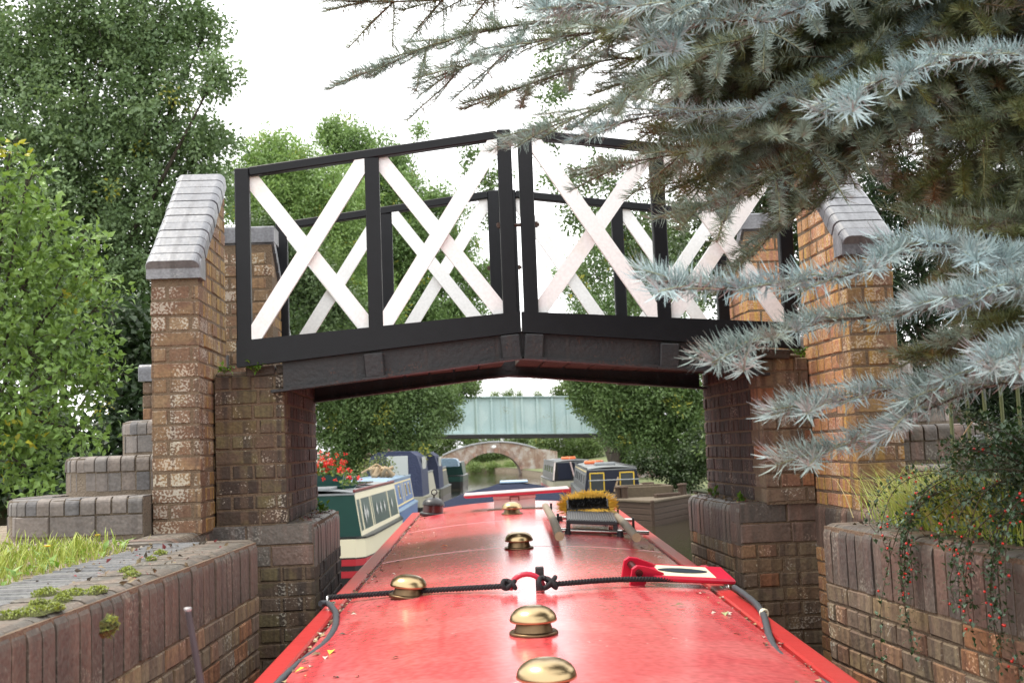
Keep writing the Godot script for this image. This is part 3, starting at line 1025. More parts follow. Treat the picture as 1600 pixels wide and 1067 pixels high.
func bridge_leaf(s: int, label: String) -> void:
	var mid := 0.408
	var t := thing("footbridge_leaf", label, "footbridge", Vector3(mid + s * 0.8, 2.6, -6.6))
	var o := t.position
	var X := func(d: float) -> float: return mid + s * d      # d: distance from the meeting line
	var beam_top := func(d: float) -> float: return 2.957 - 0.0725 * d
	var rail_top := func(d: float) -> float: return 3.938 - 0.128 * d
	var gird_bot := func(d: float) -> float: return 2.712 - 0.102 * d
	for fz: float in [-5.88, -7.35]:
		var near: bool = fz > -6.0
		var sg := 1.0 if near else -1.0
		var zc: float = fz - sg * 0.03
		var m := MB.new()
		var P := func(d: float, y: float, z: float) -> Vector3: return Vector3(X.call(d), y, z) - o
		# edge beam: black board on edge
		m = MB.new()
		slab(m, P, [[0.004, beam_top.call(0.0) - 0.108], [1.47, beam_top.call(1.47) - 0.135], [1.47, beam_top.call(1.47)], [0.004, beam_top.call(0.0)]], fz + 0.0 if near else fz, zc - sg * 0.03, s)
		part("edge_beam", m, M.black_paint, t)
		# girder under it: web, bottom flange, top flange
		m = MB.new()
		slab(m, P, [[0.0, gird_bot.call(0.0) + 0.015], [1.24, gird_bot.call(1.24) + 0.015], [1.24, beam_top.call(1.24) - 0.13], [0.0, beam_top.call(0.0) - 0.1]], fz - sg * 0.035, fz - sg * 0.05, s)
		slab(m, P, [[0.0, gird_bot.call(0.0)], [1.3, gird_bot.call(1.3)], [1.3, gird_bot.call(1.3) + 0.014], [0.0, gird_bot.call(0.0) + 0.014]], fz - sg * 0.004, fz - sg * 0.1, s)
		part("girder", m, M.girder_paint, t)
		for d in [0.06, 0.77]:
			m = MB.new()
			m.bev(P.call(d, gird_bot.call(d) + 0.068, fz - sg * 0.012), Vector3(0.1, 0.125, 0.05), 0.006, Basis(Vector3.BACK, s * -0.07))
			m.box(P.call(d, gird_bot.call(d) + 0.004, fz - sg * 0.016), Vector3(0.13, 0.012, 0.07), Basis(Vector3.BACK, s * -0.07))
			part("stiffener_bracket", m, M.girder_paint, t)
		# posts
		for k in 3:
			var d: float = [0.055, 0.755, 1.43][k]
			m = MB.new()
			var top: float = rail_top.call(d) - (0.012 if k != 1 else 0.045)
			if k != 1: top = rail_top.call(d)
			m.bev(P.call(d, (top + beam_top.call(d) - 0.02) / 2.0, zc + sg * 0.004), Vector3(0.075, top - beam_top.call(d) + 0.02, 0.05), 0.005)
			part("post", m, M.black_paint, t)
		# top rail between the end posts
		m = MB.new()
		m.bar(P.call(0.0925, rail_top.call(0.0925) - 0.024, zc + sg * 0.002), P.call(1.3925, rail_top.call(1.3925) - 0.024, zc + sg * 0.002), 0.055, 0.048, Vector3.UP, 0.005)
		part("handrail", m, M.black_paint, t)
		# crossed bars, two panels
		for k in 2:
			var da: float = [0.0925, 0.7925][k]
			var db: float = [0.7175, 1.3925][k]
			for c in 2:
				m = MB.new()
				var d0: float = da if c == 0 else db
				var d1: float = db if c == 0 else da
				var zo: float = zc + sg * (0.014 if c == 0 else -0.014)
				var hi := Vector2(d0, rail_top.call(d0) - 0.05)
				var lo := Vector2(d1, beam_top.call(d1))
				# a board cut to fit between the post, the rail and the beam
				var dv := (lo - hi).normalized()
				var nv := Vector2(-dv.y, dv.x)
				var w := 0.041
				var along_bar := PackedVector2Array([hi - dv * 0.2 + nv * w, hi - dv * 0.2 - nv * w, lo + dv * 0.2 - nv * w, lo + dv * 0.2 + nv * w])
				var panel := PackedVector2Array([Vector2(da, beam_top.call(da) - 0.012), Vector2(db, beam_top.call(db) - 0.012), Vector2(db, rail_top.call(db) - 0.047), Vector2(da, rail_top.call(da) - 0.047)])
				var cut := Geometry2D.intersect_polygons(along_bar, panel)
				var outline := []
				for e in cut[0]: outline.append([e.x, e.y])
				slab(m, P, outline, zo + 0.012, zo - 0.012, s)
				part("cross_bar", m, M.white_paint, t)
		if s < 0:   # bolt that ties the two halves together
			m = MB.new()
			var zb := zc
			m.tube([P.call(0.11, 3.42, zb), P.call(-0.115, 3.42, zb)], [0.009, 0.009], 8)
			m.box(P.call(0.1, 3.42, zb), Vector3(0.014, 0.026, 0.026))
			m.box(P.call(-0.1, 3.42, zb), Vector3(0.014, 0.026, 0.026))
			part("tie_bolt", m, M.rusty_bolt, t)
	# deck planks across
	var cnt := 9
	for i in cnt:
		var m := MB.new()
		var d := 0.04 + (i + 0.5) * 1.4 / cnt
		m.bev(Vector3(X.call(d), beam_top.call(d) - 0.16, -6.615) - o, Vector3(1.4 / cnt - 0.008, 0.05, 1.33), 0.006, Basis(Vector3.BACK, s * -0.0725))
		part("deck_plank", m, M.deck_wood, t)


func slab(m: MB, P: Callable, q: Array, z0: float, z1: float, s: int) -> void:
	# a flat plate: outline q of [distance from the meeting line, height], between two depths
	var za := maxf(z0, z1)
	var zb := minf(z0, z1)
	var f := []
	var b := []
	for e in q:
		f.append(P.call(e[0], e[1], za))
		b.append(P.call(e[0], e[1], zb))
	var nn: Vector3 = (f[1] - f[0]).cross(f[2] - f[0])
	if nn.z < 0.0:
		f.reverse()
		b.reverse()
	var k := f.size()
	for i in range(1, k - 1):
		m.tri(f[0], f[i], f[i + 1])
		m.tri(b[0], b[i + 1], b[i])
	for i in k:
		var j := (i + 1) % k
		m.quad(f[i], b[i], b[j], f[j])


# ---------------------------------------------------------------- the red narrowboat
var boat_xf: Transform3D


func loc(px: float, py: float, h: float) -> Vector3:   # boat coordinates of the point seen at a pixel, h above the handrail plane
	var o := boat_xf.affine_inverse() * EYE
	var r := boat_xf.basis.inverse() * ray(px, py)
	return o + r * ((h - o.y) / r.y)


func locz(px: float, py: float, z: float) -> Vector3:
	var o := boat_xf.affine_inverse() * EYE
	var r := boat_xf.basis.inverse() * ray(px, py)
	return o + r * ((z - o.z) / r.z)


func camber(x: float) -> float:
	return 0.07 * (1.0 - pow(clampf(x / 0.84, -1.0, 1.0), 2.0))


func on_roof(px: float, py: float, above := 0.0) -> Vector3:
	var h := 0.03
	var p := Vector3.ZERO
	for i in 8:
		p = loc(px, py, h)
		h = camber(p.x) + above
	return p


func grid(m: MB, cols: int, rows: int, f: Callable) -> void:   # smooth sheet f(u, v), u across to the right, v ahead; faces up
	var e := 0.002
	var first := m.v.size()
	for j in rows + 1:
		for i in cols + 1:
			var u := float(i) / cols
			var v := float(j) / rows
			var p: Vector3 = f.call(u, v)
			var du: Vector3 = f.call(minf(u + e, 1.0), v) - f.call(maxf(u - e, 0.0), v)
			var dv: Vector3 = f.call(u, minf(v + e, 1.0)) - f.call(u, maxf(v - e, 0.0))
			m.vert(p, du.cross(dv).normalized(), Vector2(u, v))
	for j in rows:
		for i in cols:
			var p := first + j * (cols + 1) + i
			var q := p + cols + 1
			m.ix.append_array([p, q + 1, p + 1, p, q, q + 1])


func mushroom(boat: Node3D, at: Vector3, r: float, tilt: float) -> void:
	var xf := Transform3D(Basis(Vector3.BACK, tilt), at)
	var v := Node3D.new()
	v.name = "mushroom_vent"
	v.transform = xf
	boat.add_child(v, true)
	var m := MB.new()
	m.lathe([Vector2(0, -0.004), Vector2(r, -0.004), Vector2(r * 1.0, 0.006), Vector2(r * 0.95, 0.01), Vector2(r * 0.8, 0.011)], 32)
	part("flange", m, M.old_brass, v)
	m = MB.new()
	m.lathe([Vector2(r * 0.8, 0.009), Vector2(r * 0.74, 0.024), Vector2(r * 0.69, 0.038), Vector2(r * 0.7, 0.048)], 32)
	part("neck", m, M.old_brass, v)
	m = MB.new()
	var pr := [Vector2(r * 0.6, 0.044), Vector2(r * 0.92, 0.04), Vector2(r * 0.96, 0.042), Vector2(r * 0.97, 0.047)]
	for k in 9:
		var a := PI / 2.0 * (k + 0.4) / 8.4
		pr.append(Vector2(r * 0.96 * pow(cos(a), 0.8), 0.046 + 0.045 * sin(a)))
	pr[-1] = Vector2(0.0005, 0.091)
	m.lathe(pr, 40)
	part("cap", m, M.brass, v)


func build_boat() -> void:
	boat_xf = Transform3D(Basis(Vector3.UP, -0.0448) * Basis(Vector3.RIGHT, 0.0235), Vector3(0.2412, 1.5576, -3.0))
	var b := thing("narrowboat", "narrowboat with a glossy red roof and a row of brass mushroom vents", "narrowboat")
	b.transform = boat_xf
	var zb := 1.9      # rear edge of the roof
	var zf := -7.02    # front edge
	var m := MB.new()
	grid(m, 36, 30, func(u: float, v: float) -> Vector3:
		var x := lerpf(-0.775, 0.775, u)
		return Vector3(x, camber(x), lerpf(zb, zf, v)))
	part("roof", m, M.red_roof, b)
	for s: int in [-1, 1]:
		# handrail: a flat-topped raised strip with rounded edges
		m = MB.new()
		var pr := [Vector2(0.806, -0.035), Vector2(0.808, -0.004), Vector2(0.815, 0.003), Vector2(0.872, 0.001), Vector2(0.882, -0.004), Vector2(0.885, -0.03), Vector2(0.875, -0.055)]
		var secs := []
		for z in [zb, zf]:
			var sec := []
			for q in pr: sec.append(Vector3(s * q.x, q.y, z))
			if s > 0: sec.reverse()
			secs.append(sec)
		secs.reverse()
		m.loft(secs)
		m.quad(secs[0][0], secs[0][2], secs[0][4], secs[0][6]) if s > 0 else m.quad(secs[0][6], secs[0][4], secs[0][2], secs[0][0])
		part("handrail", m, M.red_rail, b)
		m = MB.new()   # gutter between roof and rail
		var gq := [Vector3(s * 0.775, camber(0.775), zb), Vector3(s * 0.78, -0.016, zb), Vector3(s * 0.807, -0.018, zb)]
		var gf := [Vector3(s * 0.775, camber(0.775), zf), Vector3(s * 0.78, -0.016, zf), Vector3(s * 0.807, -0.018, zf)]
		for k in 2:
			if s > 0: m.quad(gq[k], gq[k + 1], gf[k + 1], gf[k])
			else: m.quad(gq[k + 1], gq[k], gf[k], gf[k + 1])
		part("gutter", m, M.dark_red, b)
		m = MB.new()   # cabin side, gunwale and hull side
		var hp := [Vector2(0.872, -0.05), Vector2(0.91, -0.62), Vector2(0.96, -0.64), Vector2(0.985, -0.66), Vector2(0.985, -0.72), Vector2(0.96, -0.8), Vector2(0.95, -2.0)]
		secs = []
		for z in [zb + 1.6, zf, zf - 1.5, zf - 3.0, zf - 4.0]:
			var k: float = clampf((z - zf) / -4.0, 0.0, 1.0)
			var sec := []
			for q in hp: sec.append(Vector3(s * q.x * (1.0 - k * k * 0.98), q.y if z >= zf else maxf(q.y, -2.0) * lerpf(1.0, 0.9, k) + (-0.5 if q.y > -0.1 else 0.0), z))
			if s < 0: sec.reverse()
			secs.append(sec)
		m.loft(secs)
		part("hull_side", m, M.maroon_iron, b)
	m = MB.new()
	m.quad(Vector3(-0.87, -0.7, zb), Vector3(0.87, -0.7, zb), Vector3(0.8, 0.01, zb), Vector3(-0.8, 0.01, zb))
	part("cabin_end", m, M.dark_red, b)
	m = MB.new()
	m.box(Vector3(0, -0.95, zb + 0.8), Vector3(1.88, 0.06, 1.6))
	part("stern_deck", m, M.black_iron, b)
	m = MB.new()
	m.box(Vector3(0, -1.9, (zb + zf) / 2.0), Vector3(1.8, 0.05, zb - zf + 3.0))
	part("bottom_plate", m, M.black_iron, b)
	# raised seams across the roof plates
	for z in [-3.35, -5.05]:
		m = MB.new()
		grid(m, 20, 3, func(u: float, v: float) -> Vector3:
			var x := lerpf(-0.77, 0.77, u)
			return Vector3(x, camber(x) + 0.0015 * sin(PI * v), z - v * 0.012))
		part("roof_seam", m, M.red_roof, b)
	# brass vents, where the photograph shows their flanges
	for q in [[855, 1085], [834, 990], [637, 932], [811, 857], [800, 803]]:
		var p := on_roof(q[0], q[1])
		mushroom(b, p, 0.08, atan(2.0 * 0.07 * p.x / 0.7056))
	# black domed flue cap with a ring
	var dp := on_roof(676, 804)
	var dn := Node3D.new()
	dn.name = "flue_cap"
	dn.transform = Transform3D(Basis(Vector3.BACK, -0.1), dp)
	b.add_child(dn, true)
	m = MB.new()
	m.lathe([Vector2(0, -0.01), Vector2(0.108, -0.01), Vector2(0.108, 0.012), Vector2(0.098, 0.018), Vector2(0.085, 0.019)], 28)
	part("flange", m, M.black_iron, dn)
	m = MB.new()
	m.lathe([Vector2(0.084, 0.017), Vector2(0.082, 0.08)], 28)
	part("collar", m, M.maroon_iron, dn)
	m = MB.new()
	var pr2 := [Vector2(0.07, 0.076), Vector2(0.092, 0.075)]
	for k in 8:
		pr2.append(Vector2(0.092 * cos(PI / 2.0 * k / 7.0), 0.08 + 0.062 * sin(PI / 2.0 * k / 7.0)))
	pr2[-1].x = 0.0005
	m.lathe(pr2, 28)
	part("dome", m, M.black_iron, dn)
	m = MB.new()
	m.tube([Vector3(0, 0.138, 0), Vector3(0, 0.158, 0)], [0.008, 0.007], 8)
	ring(m, Vector3(0, 0.182, 0), 0.022, 0.0045, Basis())
	part("lifting_ring", m, M.black_iron, dn)
	# centre mooring eye
	m = MB.new()
	var pts := []
	var c := Vector3(-0.012, 0.07, -1.69)
	for k in 13:
		var a := PI * k / 12.0
		pts.append(c + Vector3(-0.068 * cos(a), 0.01 + 0.062 * sin(a), 0))
	var rr := []
	for k in 13: rr.append(0.011)
	m.tube(pts, rr, 10)
	part("mooring_eye", m, M.red_flap, b)
	m = MB.new()
	m.bev(c + Vector3(0.055, 0.045, -0.04), Vector3(0.035, 0.1, 0.03), 0.004)
	part("eye_post", m, M.black_iron, b)
	# rope fairleads on both handrails
	for s: int in [-1, 1]:
		m = MB.new()
		m.bev(Vector3(s * 0.858, 0.004, -2.03), Vector3(0.03, 0.008, 0.07), 0.003)
		var fp := []
		var fr := []
		for k in 9:
			var a := PI * k / 8.0
			fp.append(Vector3(s * 0.872, 0.008 + 0.028 * sin(a), -2.03 + 0.02 * cos(a)))
			fr.append(0.006)
		m.tube(fp, fr, 8)
		part("fairlead", m, M.chrome, b)
	# hinged flap folded back on the roof: two cheeks, a pin, an arm and a panel with a lens motif
	var h0 := on_roof(988, 912)
	var h1 := on_roof(1128, 918)
	var fl := Node3D.new()
	fl.name = "hinged_flap"
	var fx := (h1 - h0)
	var fbx := frame(Vector3(fx.x, fx.y * 0.6, fx.z), Vector3.UP)
	fl.transform = Transform3D(fbx * Basis(Vector3.RIGHT, 0.3), h0 + Vector3(0, 0.012, 0))
	b.add_child(fl, true)
	var fln := h0.distance_to(h1)
	for s: int in [-1, 1]:
		m = MB.new()
		var cheek := [Vector2(-0.03, -0.005), Vector2(0.035, -0.005), Vector2(0.045, 0.02), Vector2(0.11, 0.035), Vector2(0.12, 0.055), Vector2(0.03, 0.085), Vector2(-0.01, 0.09), Vector2(-0.03, 0.075)]
		m.prism(cheek, Transform3D(Basis(), Vector3(0, 0, s * 0.045 - 0.006)), 0.012)
		part("hinge_cheek", m, M.red_flap, fl)
	m = MB.new()
	m.tube([Vector3(0.0, 0.06, -0.06), Vector3(0.0, 0.06, 0.062)], [0.016, 0.016], 12)
	part("hinge_pin", m, M.maroon_iron, fl)
	m = MB.new()
	m.bev(Vector3(fln * 0.5 + 0.05, 0.03, 0.0), Vector3(fln - 0.04, 0.022, 0.15), 0.006, Basis(Vector3.BACK, -0.05))
	part("flap_board", m, M.red_flap, fl)
	m = MB.new()
	m.box(Vector3(fln * 0.56, 0.04, 0.0), Vector3(fln * 0.6, 0.006, 0.112), Basis(Vector3.BACK, -0.05))
	part("cream_panel", m, M.cream, fl)
	m = MB.new()
	var lens := []
	for k in 16:
		var a := TAU * k / 16.0
		lens.append(Vector2(0.12 * cos(a), 0.022 * sin(a) * (0.4 + 0.6 * absf(sin(a)))))
	m.prism(lens, Transform3D(Basis(Vector3.RIGHT, -PI / 2.0), Vector3(0, -0.0015, 0)), 0.003)
	part("lens_motif", m, M.dark_lens, fl, Transform3D(Basis(Vector3.BACK, -0.05), Vector3(fln * 0.54, 0.0465, 0.0)))
	# small red hook plate on the rail beyond the flap
	m = MB.new()
	m.bev(Vector3(0.86, 0.02, -2.5), Vector3(0.05, 0.035, 0.11), 0.012)
	part("rail_clip", m, M.red_flap, b)
	# navy cover over the well deck in front of the cabin
	m = MB.new()
	var cz := [-7.04, -7.5, -8.2, -9.0, -9.5]
	var cs := []
	for i in cz.size():
		var k: float = float(i) / (cz.size() - 1)
		var tw := lerpf(0.3, 0.1, k)
		var hgt := lerpf(0.03, 0.1, minf(k * 1.3, 1.0))
		var side := lerpf(0.9, 0.62, k * k)
		cs.append([Vector3(side, -0.55, cz[i]), Vector3(side * 0.97, -0.06, cz[i]), Vector3(side * 0.6, hgt * 0.35 - 0.005 + 0.02 * sin(i * 2.0), cz[i]), Vector3(tw, hgt, cz[i]), Vector3(-tw, hgt, cz[i]), Vector3(-side * 0.6, hgt * 0.35 - 0.005 + 0.02 * cos(i * 2.3), cz[i]), Vector3(-side * 0.97, -0.06, cz[i]), Vector3(-side, -0.55, cz[i])])
	m.loft(cs)
	part("canvas_cover", m, M.navy_canvas, b)
	m = MB.new()
	m.bev(Vector3(0.045, 0.115, -9.35), Vector3(0.3, 0.02, 0.3), 0.006)
	part("cover_board", m, M.boat_pale_blue, b)

	# ---- loose things on the roof
	# rope
	var rp := thing("mooring_rope", "dark twisted rope tied to the red eye and led over both roof edges", "rope")
	rp.transform = boat_xf
	var lk := Vector3(-0.085, 0.098, -1.685)
	var rk := Vector3(0.07, 0.1, -1.66)
	twist(rp, [Vector3(-0.872, 0.03, -2.03), Vector3(-0.5, 0.062, -1.89), lk], 0.0108)
	twist(rp, [rk, Vector3(0.42, 0.085, -1.83), Vector3(0.872, 0.03, -2.03)], 0.0108)
	for kk in [lk, rk]:
		m = MB.new()
		var kp := []
		var kr := []
		for i in 60:
			var a := TAU * i / 59.0 * 3.0
			var ks := 0.75 if kk == lk else 1.0
			kp.append(kk + Vector3(0.034 * sin(a * 0.66), 0.008 + 0.02 * cos(a + 0.4), 0.02 * sin(a)) * ks)
			kr.append(0.0095)
		m.tube(kp, kr, 8)
		part("knot", m, M.rope, rp)
	var tail := []
	for q in [[500, 943, 0.03], [512, 943, 0.025], [523, 955, 0.02], [523, 980, 0.015], [505, 1008, 0.01], [470, 1035, 0.0], [440, 1062, -0.005], [405, 1100, -0.005]]:
		tail.append(loc(q[0], q[1], q[2]))
	hose(rp, tail, "rope_tail")
	tail = []
	for q in [[1148, 918, 0.035], [1163, 928, 0.03], [1180, 942, 0.02], [1194, 962, 0.01], [1200, 985, 0.01], [1212, 1015, 0.005], [1240, 1042, 0.0], [1285, 1067, -0.01], [1340, 1095, -0.01]]:
		tail.append(loc(q[0], q[1], q[2]))
	hose(rp, tail, "rope_tail")
	m = MB.new()
	var wp := loc(1193, 958, 0.012)
	ring(m, wp, 0.0135, 0.005, Basis(Vector3.UP, 0.5))
	ring(m, wp + Vector3(0.003, 0, 0.012), 0.0135, 0.005, Basis(Vector3.UP, 0.4))
	part("tape_wrap", m, M.cream, rp)

	# plank on a pink box near the bow
	var bp := on_roof(800, 802)
	var bxn := thing("storage_box", "small pink lidded box standing on the red roof under the plank", "box")
	bxn.transform = boat_xf * Transform3D(Basis(), Vector3(0.005, 0.066, -6.2))
	m = MB.new()
	m.bev(Vector3(0, 0.045, 0), Vector3(0.33, 0.08, 0.2), 0.008)
	part("box_body", m, M.pink_paint, bxn)
	m = MB.new()
	m.bev(Vector3(0, 0.098, 0), Vector3(0.34, 0.026, 0.21), 0.006)
	part("lid", m, M.pink_paint, bxn)
	m = MB.new()
	for s in [-1, 1]: m.box(Vector3(s * 0.035, 0.085, 0.108), Vector3(0.008, 0.035, 0.006))
	m.box(Vector3(0, 0.1, 0.108), Vector3(0.078, 0.008, 0.008))
	part("handle", m, M.dark_red, bxn)
	m = MB.new()
	for s: int in [-1, 1]:
		m.bev(Vector3(s * 0.14, 0.003, 0.1), Vector3(0.16, 0.012, 0.05), 0.003)
	part("foot_strip", m, M.grey_wood, bxn)
	var pk := thing("gangplank", "flat white-edged red plank lying across the pink box", "plank")
	pk.transform = boat_xf * Transform3D(Basis(Vector3.BACK, 0.03), Vector3(0.025, 0.179, -6.2))
	m = MB.new()
	m.prism([Vector2(-0.42, 0.012), Vector2(-0.4, 0.002), Vector2(0.38, 0.0), Vector2(0.42, 0.014), Vector2(0.41, 0.018), Vector2(-0.42, 0.018)], Transform3D(Basis(), Vector3(0, 0, -0.14)), 0.28)
	part("board", m, M.red_flap, pk)
	m = MB.new()
	m.bev(Vector3(0, 0.0235, 0), Vector3(0.84, 0.011, 0.29), 0.004)
	part("white_top", m, M.white_red_edge, pk)

	# poles, rack, mat and broom
	var pole_label := ["grey weathered boat pole beside the black ribbed mat, its sawn end by the brass vent", "grey weathered boat pole between the black ribbed mat and the roof rail"]
	var ends := [[874, 838, 848, 782], [995, 840, 940, 784]]
	for i in 2:
		var e: Array = ends[i]
		var a := on_roof(e[0], e[1], 0.065)
		var f := on_roof(e[2], e[3], 0.065)
		if i == 1: f = a + (f - a).normalized() * 1.9
		else: f = a + (f - a).normalized() * 2.2
		var po := thing("boat_pole", pole_label[i], "pole")
		po.transform = boat_xf * Transform3D(Basis(), a)
		m = MB.new()
		m.tube([Vector3.ZERO, (f - a) * 0.5 + Vector3(0.01, 0.0, 0), f - a], [0.026, 0.026, 0.025], 12, false)
		part("shaft", m, M.grey_wood, po)
		m = MB.new()
		m.tube([(a - f).normalized() * 0.004, (f - a).normalized() * 0.01], [0.0255, 0.0255], 12)
		part("sawn_end", m, M.pale_wood, po)
	var rk2 := thing("roof_rack", "low silver cross bars with black feet carrying the poles", "rack")
	rk2.transform = boat_xf
	for z in [-4.05, -4.95]:
		m = MB.new()
		m.tube([Vector3(0.24, 0.088, z), Vector3(0.8, 0.046, z - 0.02)], [0.013, 0.013], 8)
		part("cross_bar", m, M.chrome, rk2)
		for x in [0.3, 0.62]:
			m = MB.new()
			m.tube([Vector3(x, camber(x) - 0.003, z), Vector3(x, camber(x) + 0.035, z)], [0.022, 0.018], 10)
			part("foot", m, M.black_rubber, rk2)
		for x in [0.245, 0.71]:
			m = MB.new()
			m.tube([Vector3(x, camber(x), z - 0.05), Vector3(x, camber(x) + 0.12, z - 0.05)], [0.008, 0.008], 8)
			part("pin", m, M.black_iron, rk2)
	var mt := thing("ribbed_mat", "black ribbed board with short legs under the yellow broom head", "board")
	mt.transform = boat_xf * Transform3D(Basis(Vector3.UP, -0.06) * Basis(Vector3.BACK, -0.07), Vector3(0.475, 0.122, -4.45))
	m = MB.new()
	m.bev(Vector3(0, 0, 0), Vector3(0.31, 0.022, 0.78), 0.004)
	part("board", m, M.black_rubber, mt)
	for i in 19:
		m = MB.new()
		m.bar(Vector3(-0.14 + i * 0.0155, 0.012, 0.37), Vector3(-0.14 + i * 0.0155, 0.012, -0.37), 0.006, 0.008)
		part("rib", m, M.boat_black, mt)
	for x in [-0.145, 0.145]:
		m = MB.new()
		m.bev(Vector3(x, -0.03, 0.36), Vector3(0.026, 0.075, 0.05), 0.004)
		part("leg", m, M.black_rubber, mt)
		m = MB.new()
		m.bev(Vector3(x, -0.03, -0.34), Vector3(0.026, 0.075, 0.05), 0.004)
		part("leg", m, M.black_rubber, mt)
	var bh := locz(918, 788, -4.86)
	var br := thing("broom_head", "yellow-bristled broom head with a black centre lying on the ribbed mat", "broom")
	br.transform = boat_xf * Transform3D(Basis(Vector3.RIGHT, 0.75), bh + Vector3(0, -0.01, 0))
	m = MB.new()
	m.bev(Vector3(0, 0.0, 0), Vector3(0.3, 0.05, 0.1), 0.012)
	part("head_block", m, M.black_rubber, br)
	m = MB.new()
	for i in 700:
		var p := Vector3(rnd(-0.13, 0.13), 0.024, rnd(-0.042, 0.042))
		var d := Vector3(rnd(-0.3, 0.3), 1.0, rnd(-0.3, 0.3)).normalized() * rnd(0.018, 0.03)
		m.tri(p - Vector3(0.003, 0, 0), p + Vector3(0.003, 0, 0), p + d)
		m.tri(p - Vector3(0, 0, 0.003), p + Vector3(0, 0, 0.003), p + d)
	tag(part("black_bristles", m, M.black_bristle, br), "", "", "", "stuff")
	m = MB.new()
	for i in 1500:
		var a := rnd(0, TAU)
		var ex := Vector2(cos(a), sin(a))
		var k := 1.0 / maxf(absf(ex.x) / 0.15, absf(ex.y) / 0.05)
		var rim := ex * k * rnd(0.86, 1.0)
		var p := Vector3(rim.x, rnd(-0.015, 0.02), rim.y)
		var outv := Vector3(ex.x * 0.5 if absf(rim.x) < 0.13 else signf(rim.x), 0.0, signf(rim.y) if absf(rim.y) > 0.04 else 0.2 * ex.y)
		var d := (outv.normalized() + Vector3(rnd(-0.35, 0.35), rnd(-0.1, 0.55), rnd(-0.35, 0.35))).normalized() * rnd(0.04, 0.075)
		var w := d.cross(Vector3.UP).normalized() * 0.0028
		m.quad(p - w, p + w, p + d + w * 0.4, p + d - w * 0.4)
		var w2 := d.cross(w).normalized() * 0.0028
		m.quad(p - w2, p + w2, p + d + w2 * 0.4, p + d - w2 * 0.4)
	tag(part("yellow_bristles", m, M.yellow_bristle, br), "", "", "", "stuff")

	# leaves and twigs caught in the gutters and on the roof
	var xs := []
	var cs2 := PackedColorArray()
	for i in 900:
		var s := -1 if rng.randf() < 0.6 else 1
		var z := rnd(-6.9, 0.6)
		var p := Vector3(s * rnd(0.774, 0.806), rnd(-0.012, -0.002), z)
		if rng.randf() < 0.22:
			var x := s * (0.765 - absf(rng.randfn(0.0, 0.07)))
			if rng.randf() < 0.12: x = rnd(-0.75, 0.75)
			p = Vector3(x, camber(x) + 0.003, z)
		xs.append(boat_xf * Transform3D(Basis(Vector3.UP, rnd(0, TAU)) * Basis(Vector3.RIGHT, rnd(-0.3, 0.3)).scaled(Vector3.ONE * rnd(0.25, 0.8)), p))
		cs2.append([Color(0.1, 0.055, 0.025), Color(0.16, 0.09, 0.04), Color(0.06, 0.04, 0.025), Color(0.3, 0.22, 0.1), Color(0.45, 0.4, 0.33)][rng.randi() % 5])
	var litter := swarm("leaf_litter", leaf_mesh(0.045, 0.026), M.litter, self, xs, cs2)
	litter.name = "leaf_litter"
	tag(litter, "brown leaf litter scattered along the red roof's gutters", "leaf litter", "", "stuff")
	# a few larger fallen leaves
	var fallen := [[482, 1044, Color(0.72, 0.5, 0.03), "yellow fallen leaf on the red roof beside the grey rope tail"], [520, 1016, Color(0.75, 0.45, 0.04), "long yellow fallen leaf on the red roof behind the grey rope tail"], [1133, 957, Color(0.3, 0.33, 0.15), "curled grey-green fallen leaf on the red roof near the flap"], [1055, 946, Color(0.2, 0.13, 0.07), "curled brown fallen leaf on the red roof below the flap"], [700, 853, Color(0.7, 0.35, 0.02), "tiny orange fallen leaf alone on the red roof near the bow"]]
	for q in fallen:
		var p := on_roof(q[0], q[1], 0.004)
		var o := thing("fallen_leaf", q[3], "leaf")
		o.transform = boat_xf * Transform3D(Basis(Vector3.UP, rnd(0, TAU)) * Basis(Vector3.RIGHT, 0.12), p)
		m = MB.new()
		m.col = q[2]
		leaf_into(m, Vector3.ZERO, Basis(), 0.05, 0.028)
		var o2 := part("leaf_blade", m.done(true), M.litter, o)
		o2.set_meta("kind", "thing")
		m = MB.new()
		m.tube([Vector3(0, 0.002, 0), Vector3(-0.02, 0.004, 0.004)], [0.001, 0.0008], 5)
		part("stalk", m, M.stem, o)
	# the thin rod beside the stern
	var rod := thing("mooring_rod", "thin dark metal rod with a pale rounded tip rising beside the lock wall", "rod")
	rod.position = Vector3(-0.43, 0.6, -2.05)
	m = MB.new()
	var rt := atz(293, 953, 2.0) - rod.position
	var rb := atz(313, 1067, 2.0) - rod.position
	m.tube([rt, rb, rb + (rb - rt) * 6.5], [0.0052, 0.006, 0.0065], 10)
	part("shaft", m, M.rod_dark, rod)
	m = MB.new()
	m.lathe([Vector2(0.0054, -0.002), Vector2(0.0066, 0.001), Vector2(0.006, 0.004), Vector2(0.0005, 0.005)], 12, Transform3D(Basis(), rt))
	part("tip", m, M.pale_metal, rod)


func ring(m: MB, c: Vector3, r: float, t: float, bs: Basis) -> void:
	var pts := []
	var rr := []
	for k in 21:
		var a := TAU * k / 20.0
		pts.append(c + bs * Vector3(cos(a) * r, sin(a) * r, 0))
		rr.append(t)
	m.tube(pts, rr, 7, false)


func smooth_path(pts: Array, n: int) -> Array:
	var c := Curve3D.new()
	for i in pts.size():
		var a: Vector3 = pts[maxi(i - 1, 0)]
		var b: Vector3 = pts[mini(i + 1, pts.size() - 1)]
		c.add_point(pts[i], -(b - a) / 6.0, (b - a) / 6.0)
	var out := []
	var l := c.get_baked_length()
	for i in n + 1: out.append(c.sample_baked(l * i / n, true))
	return out


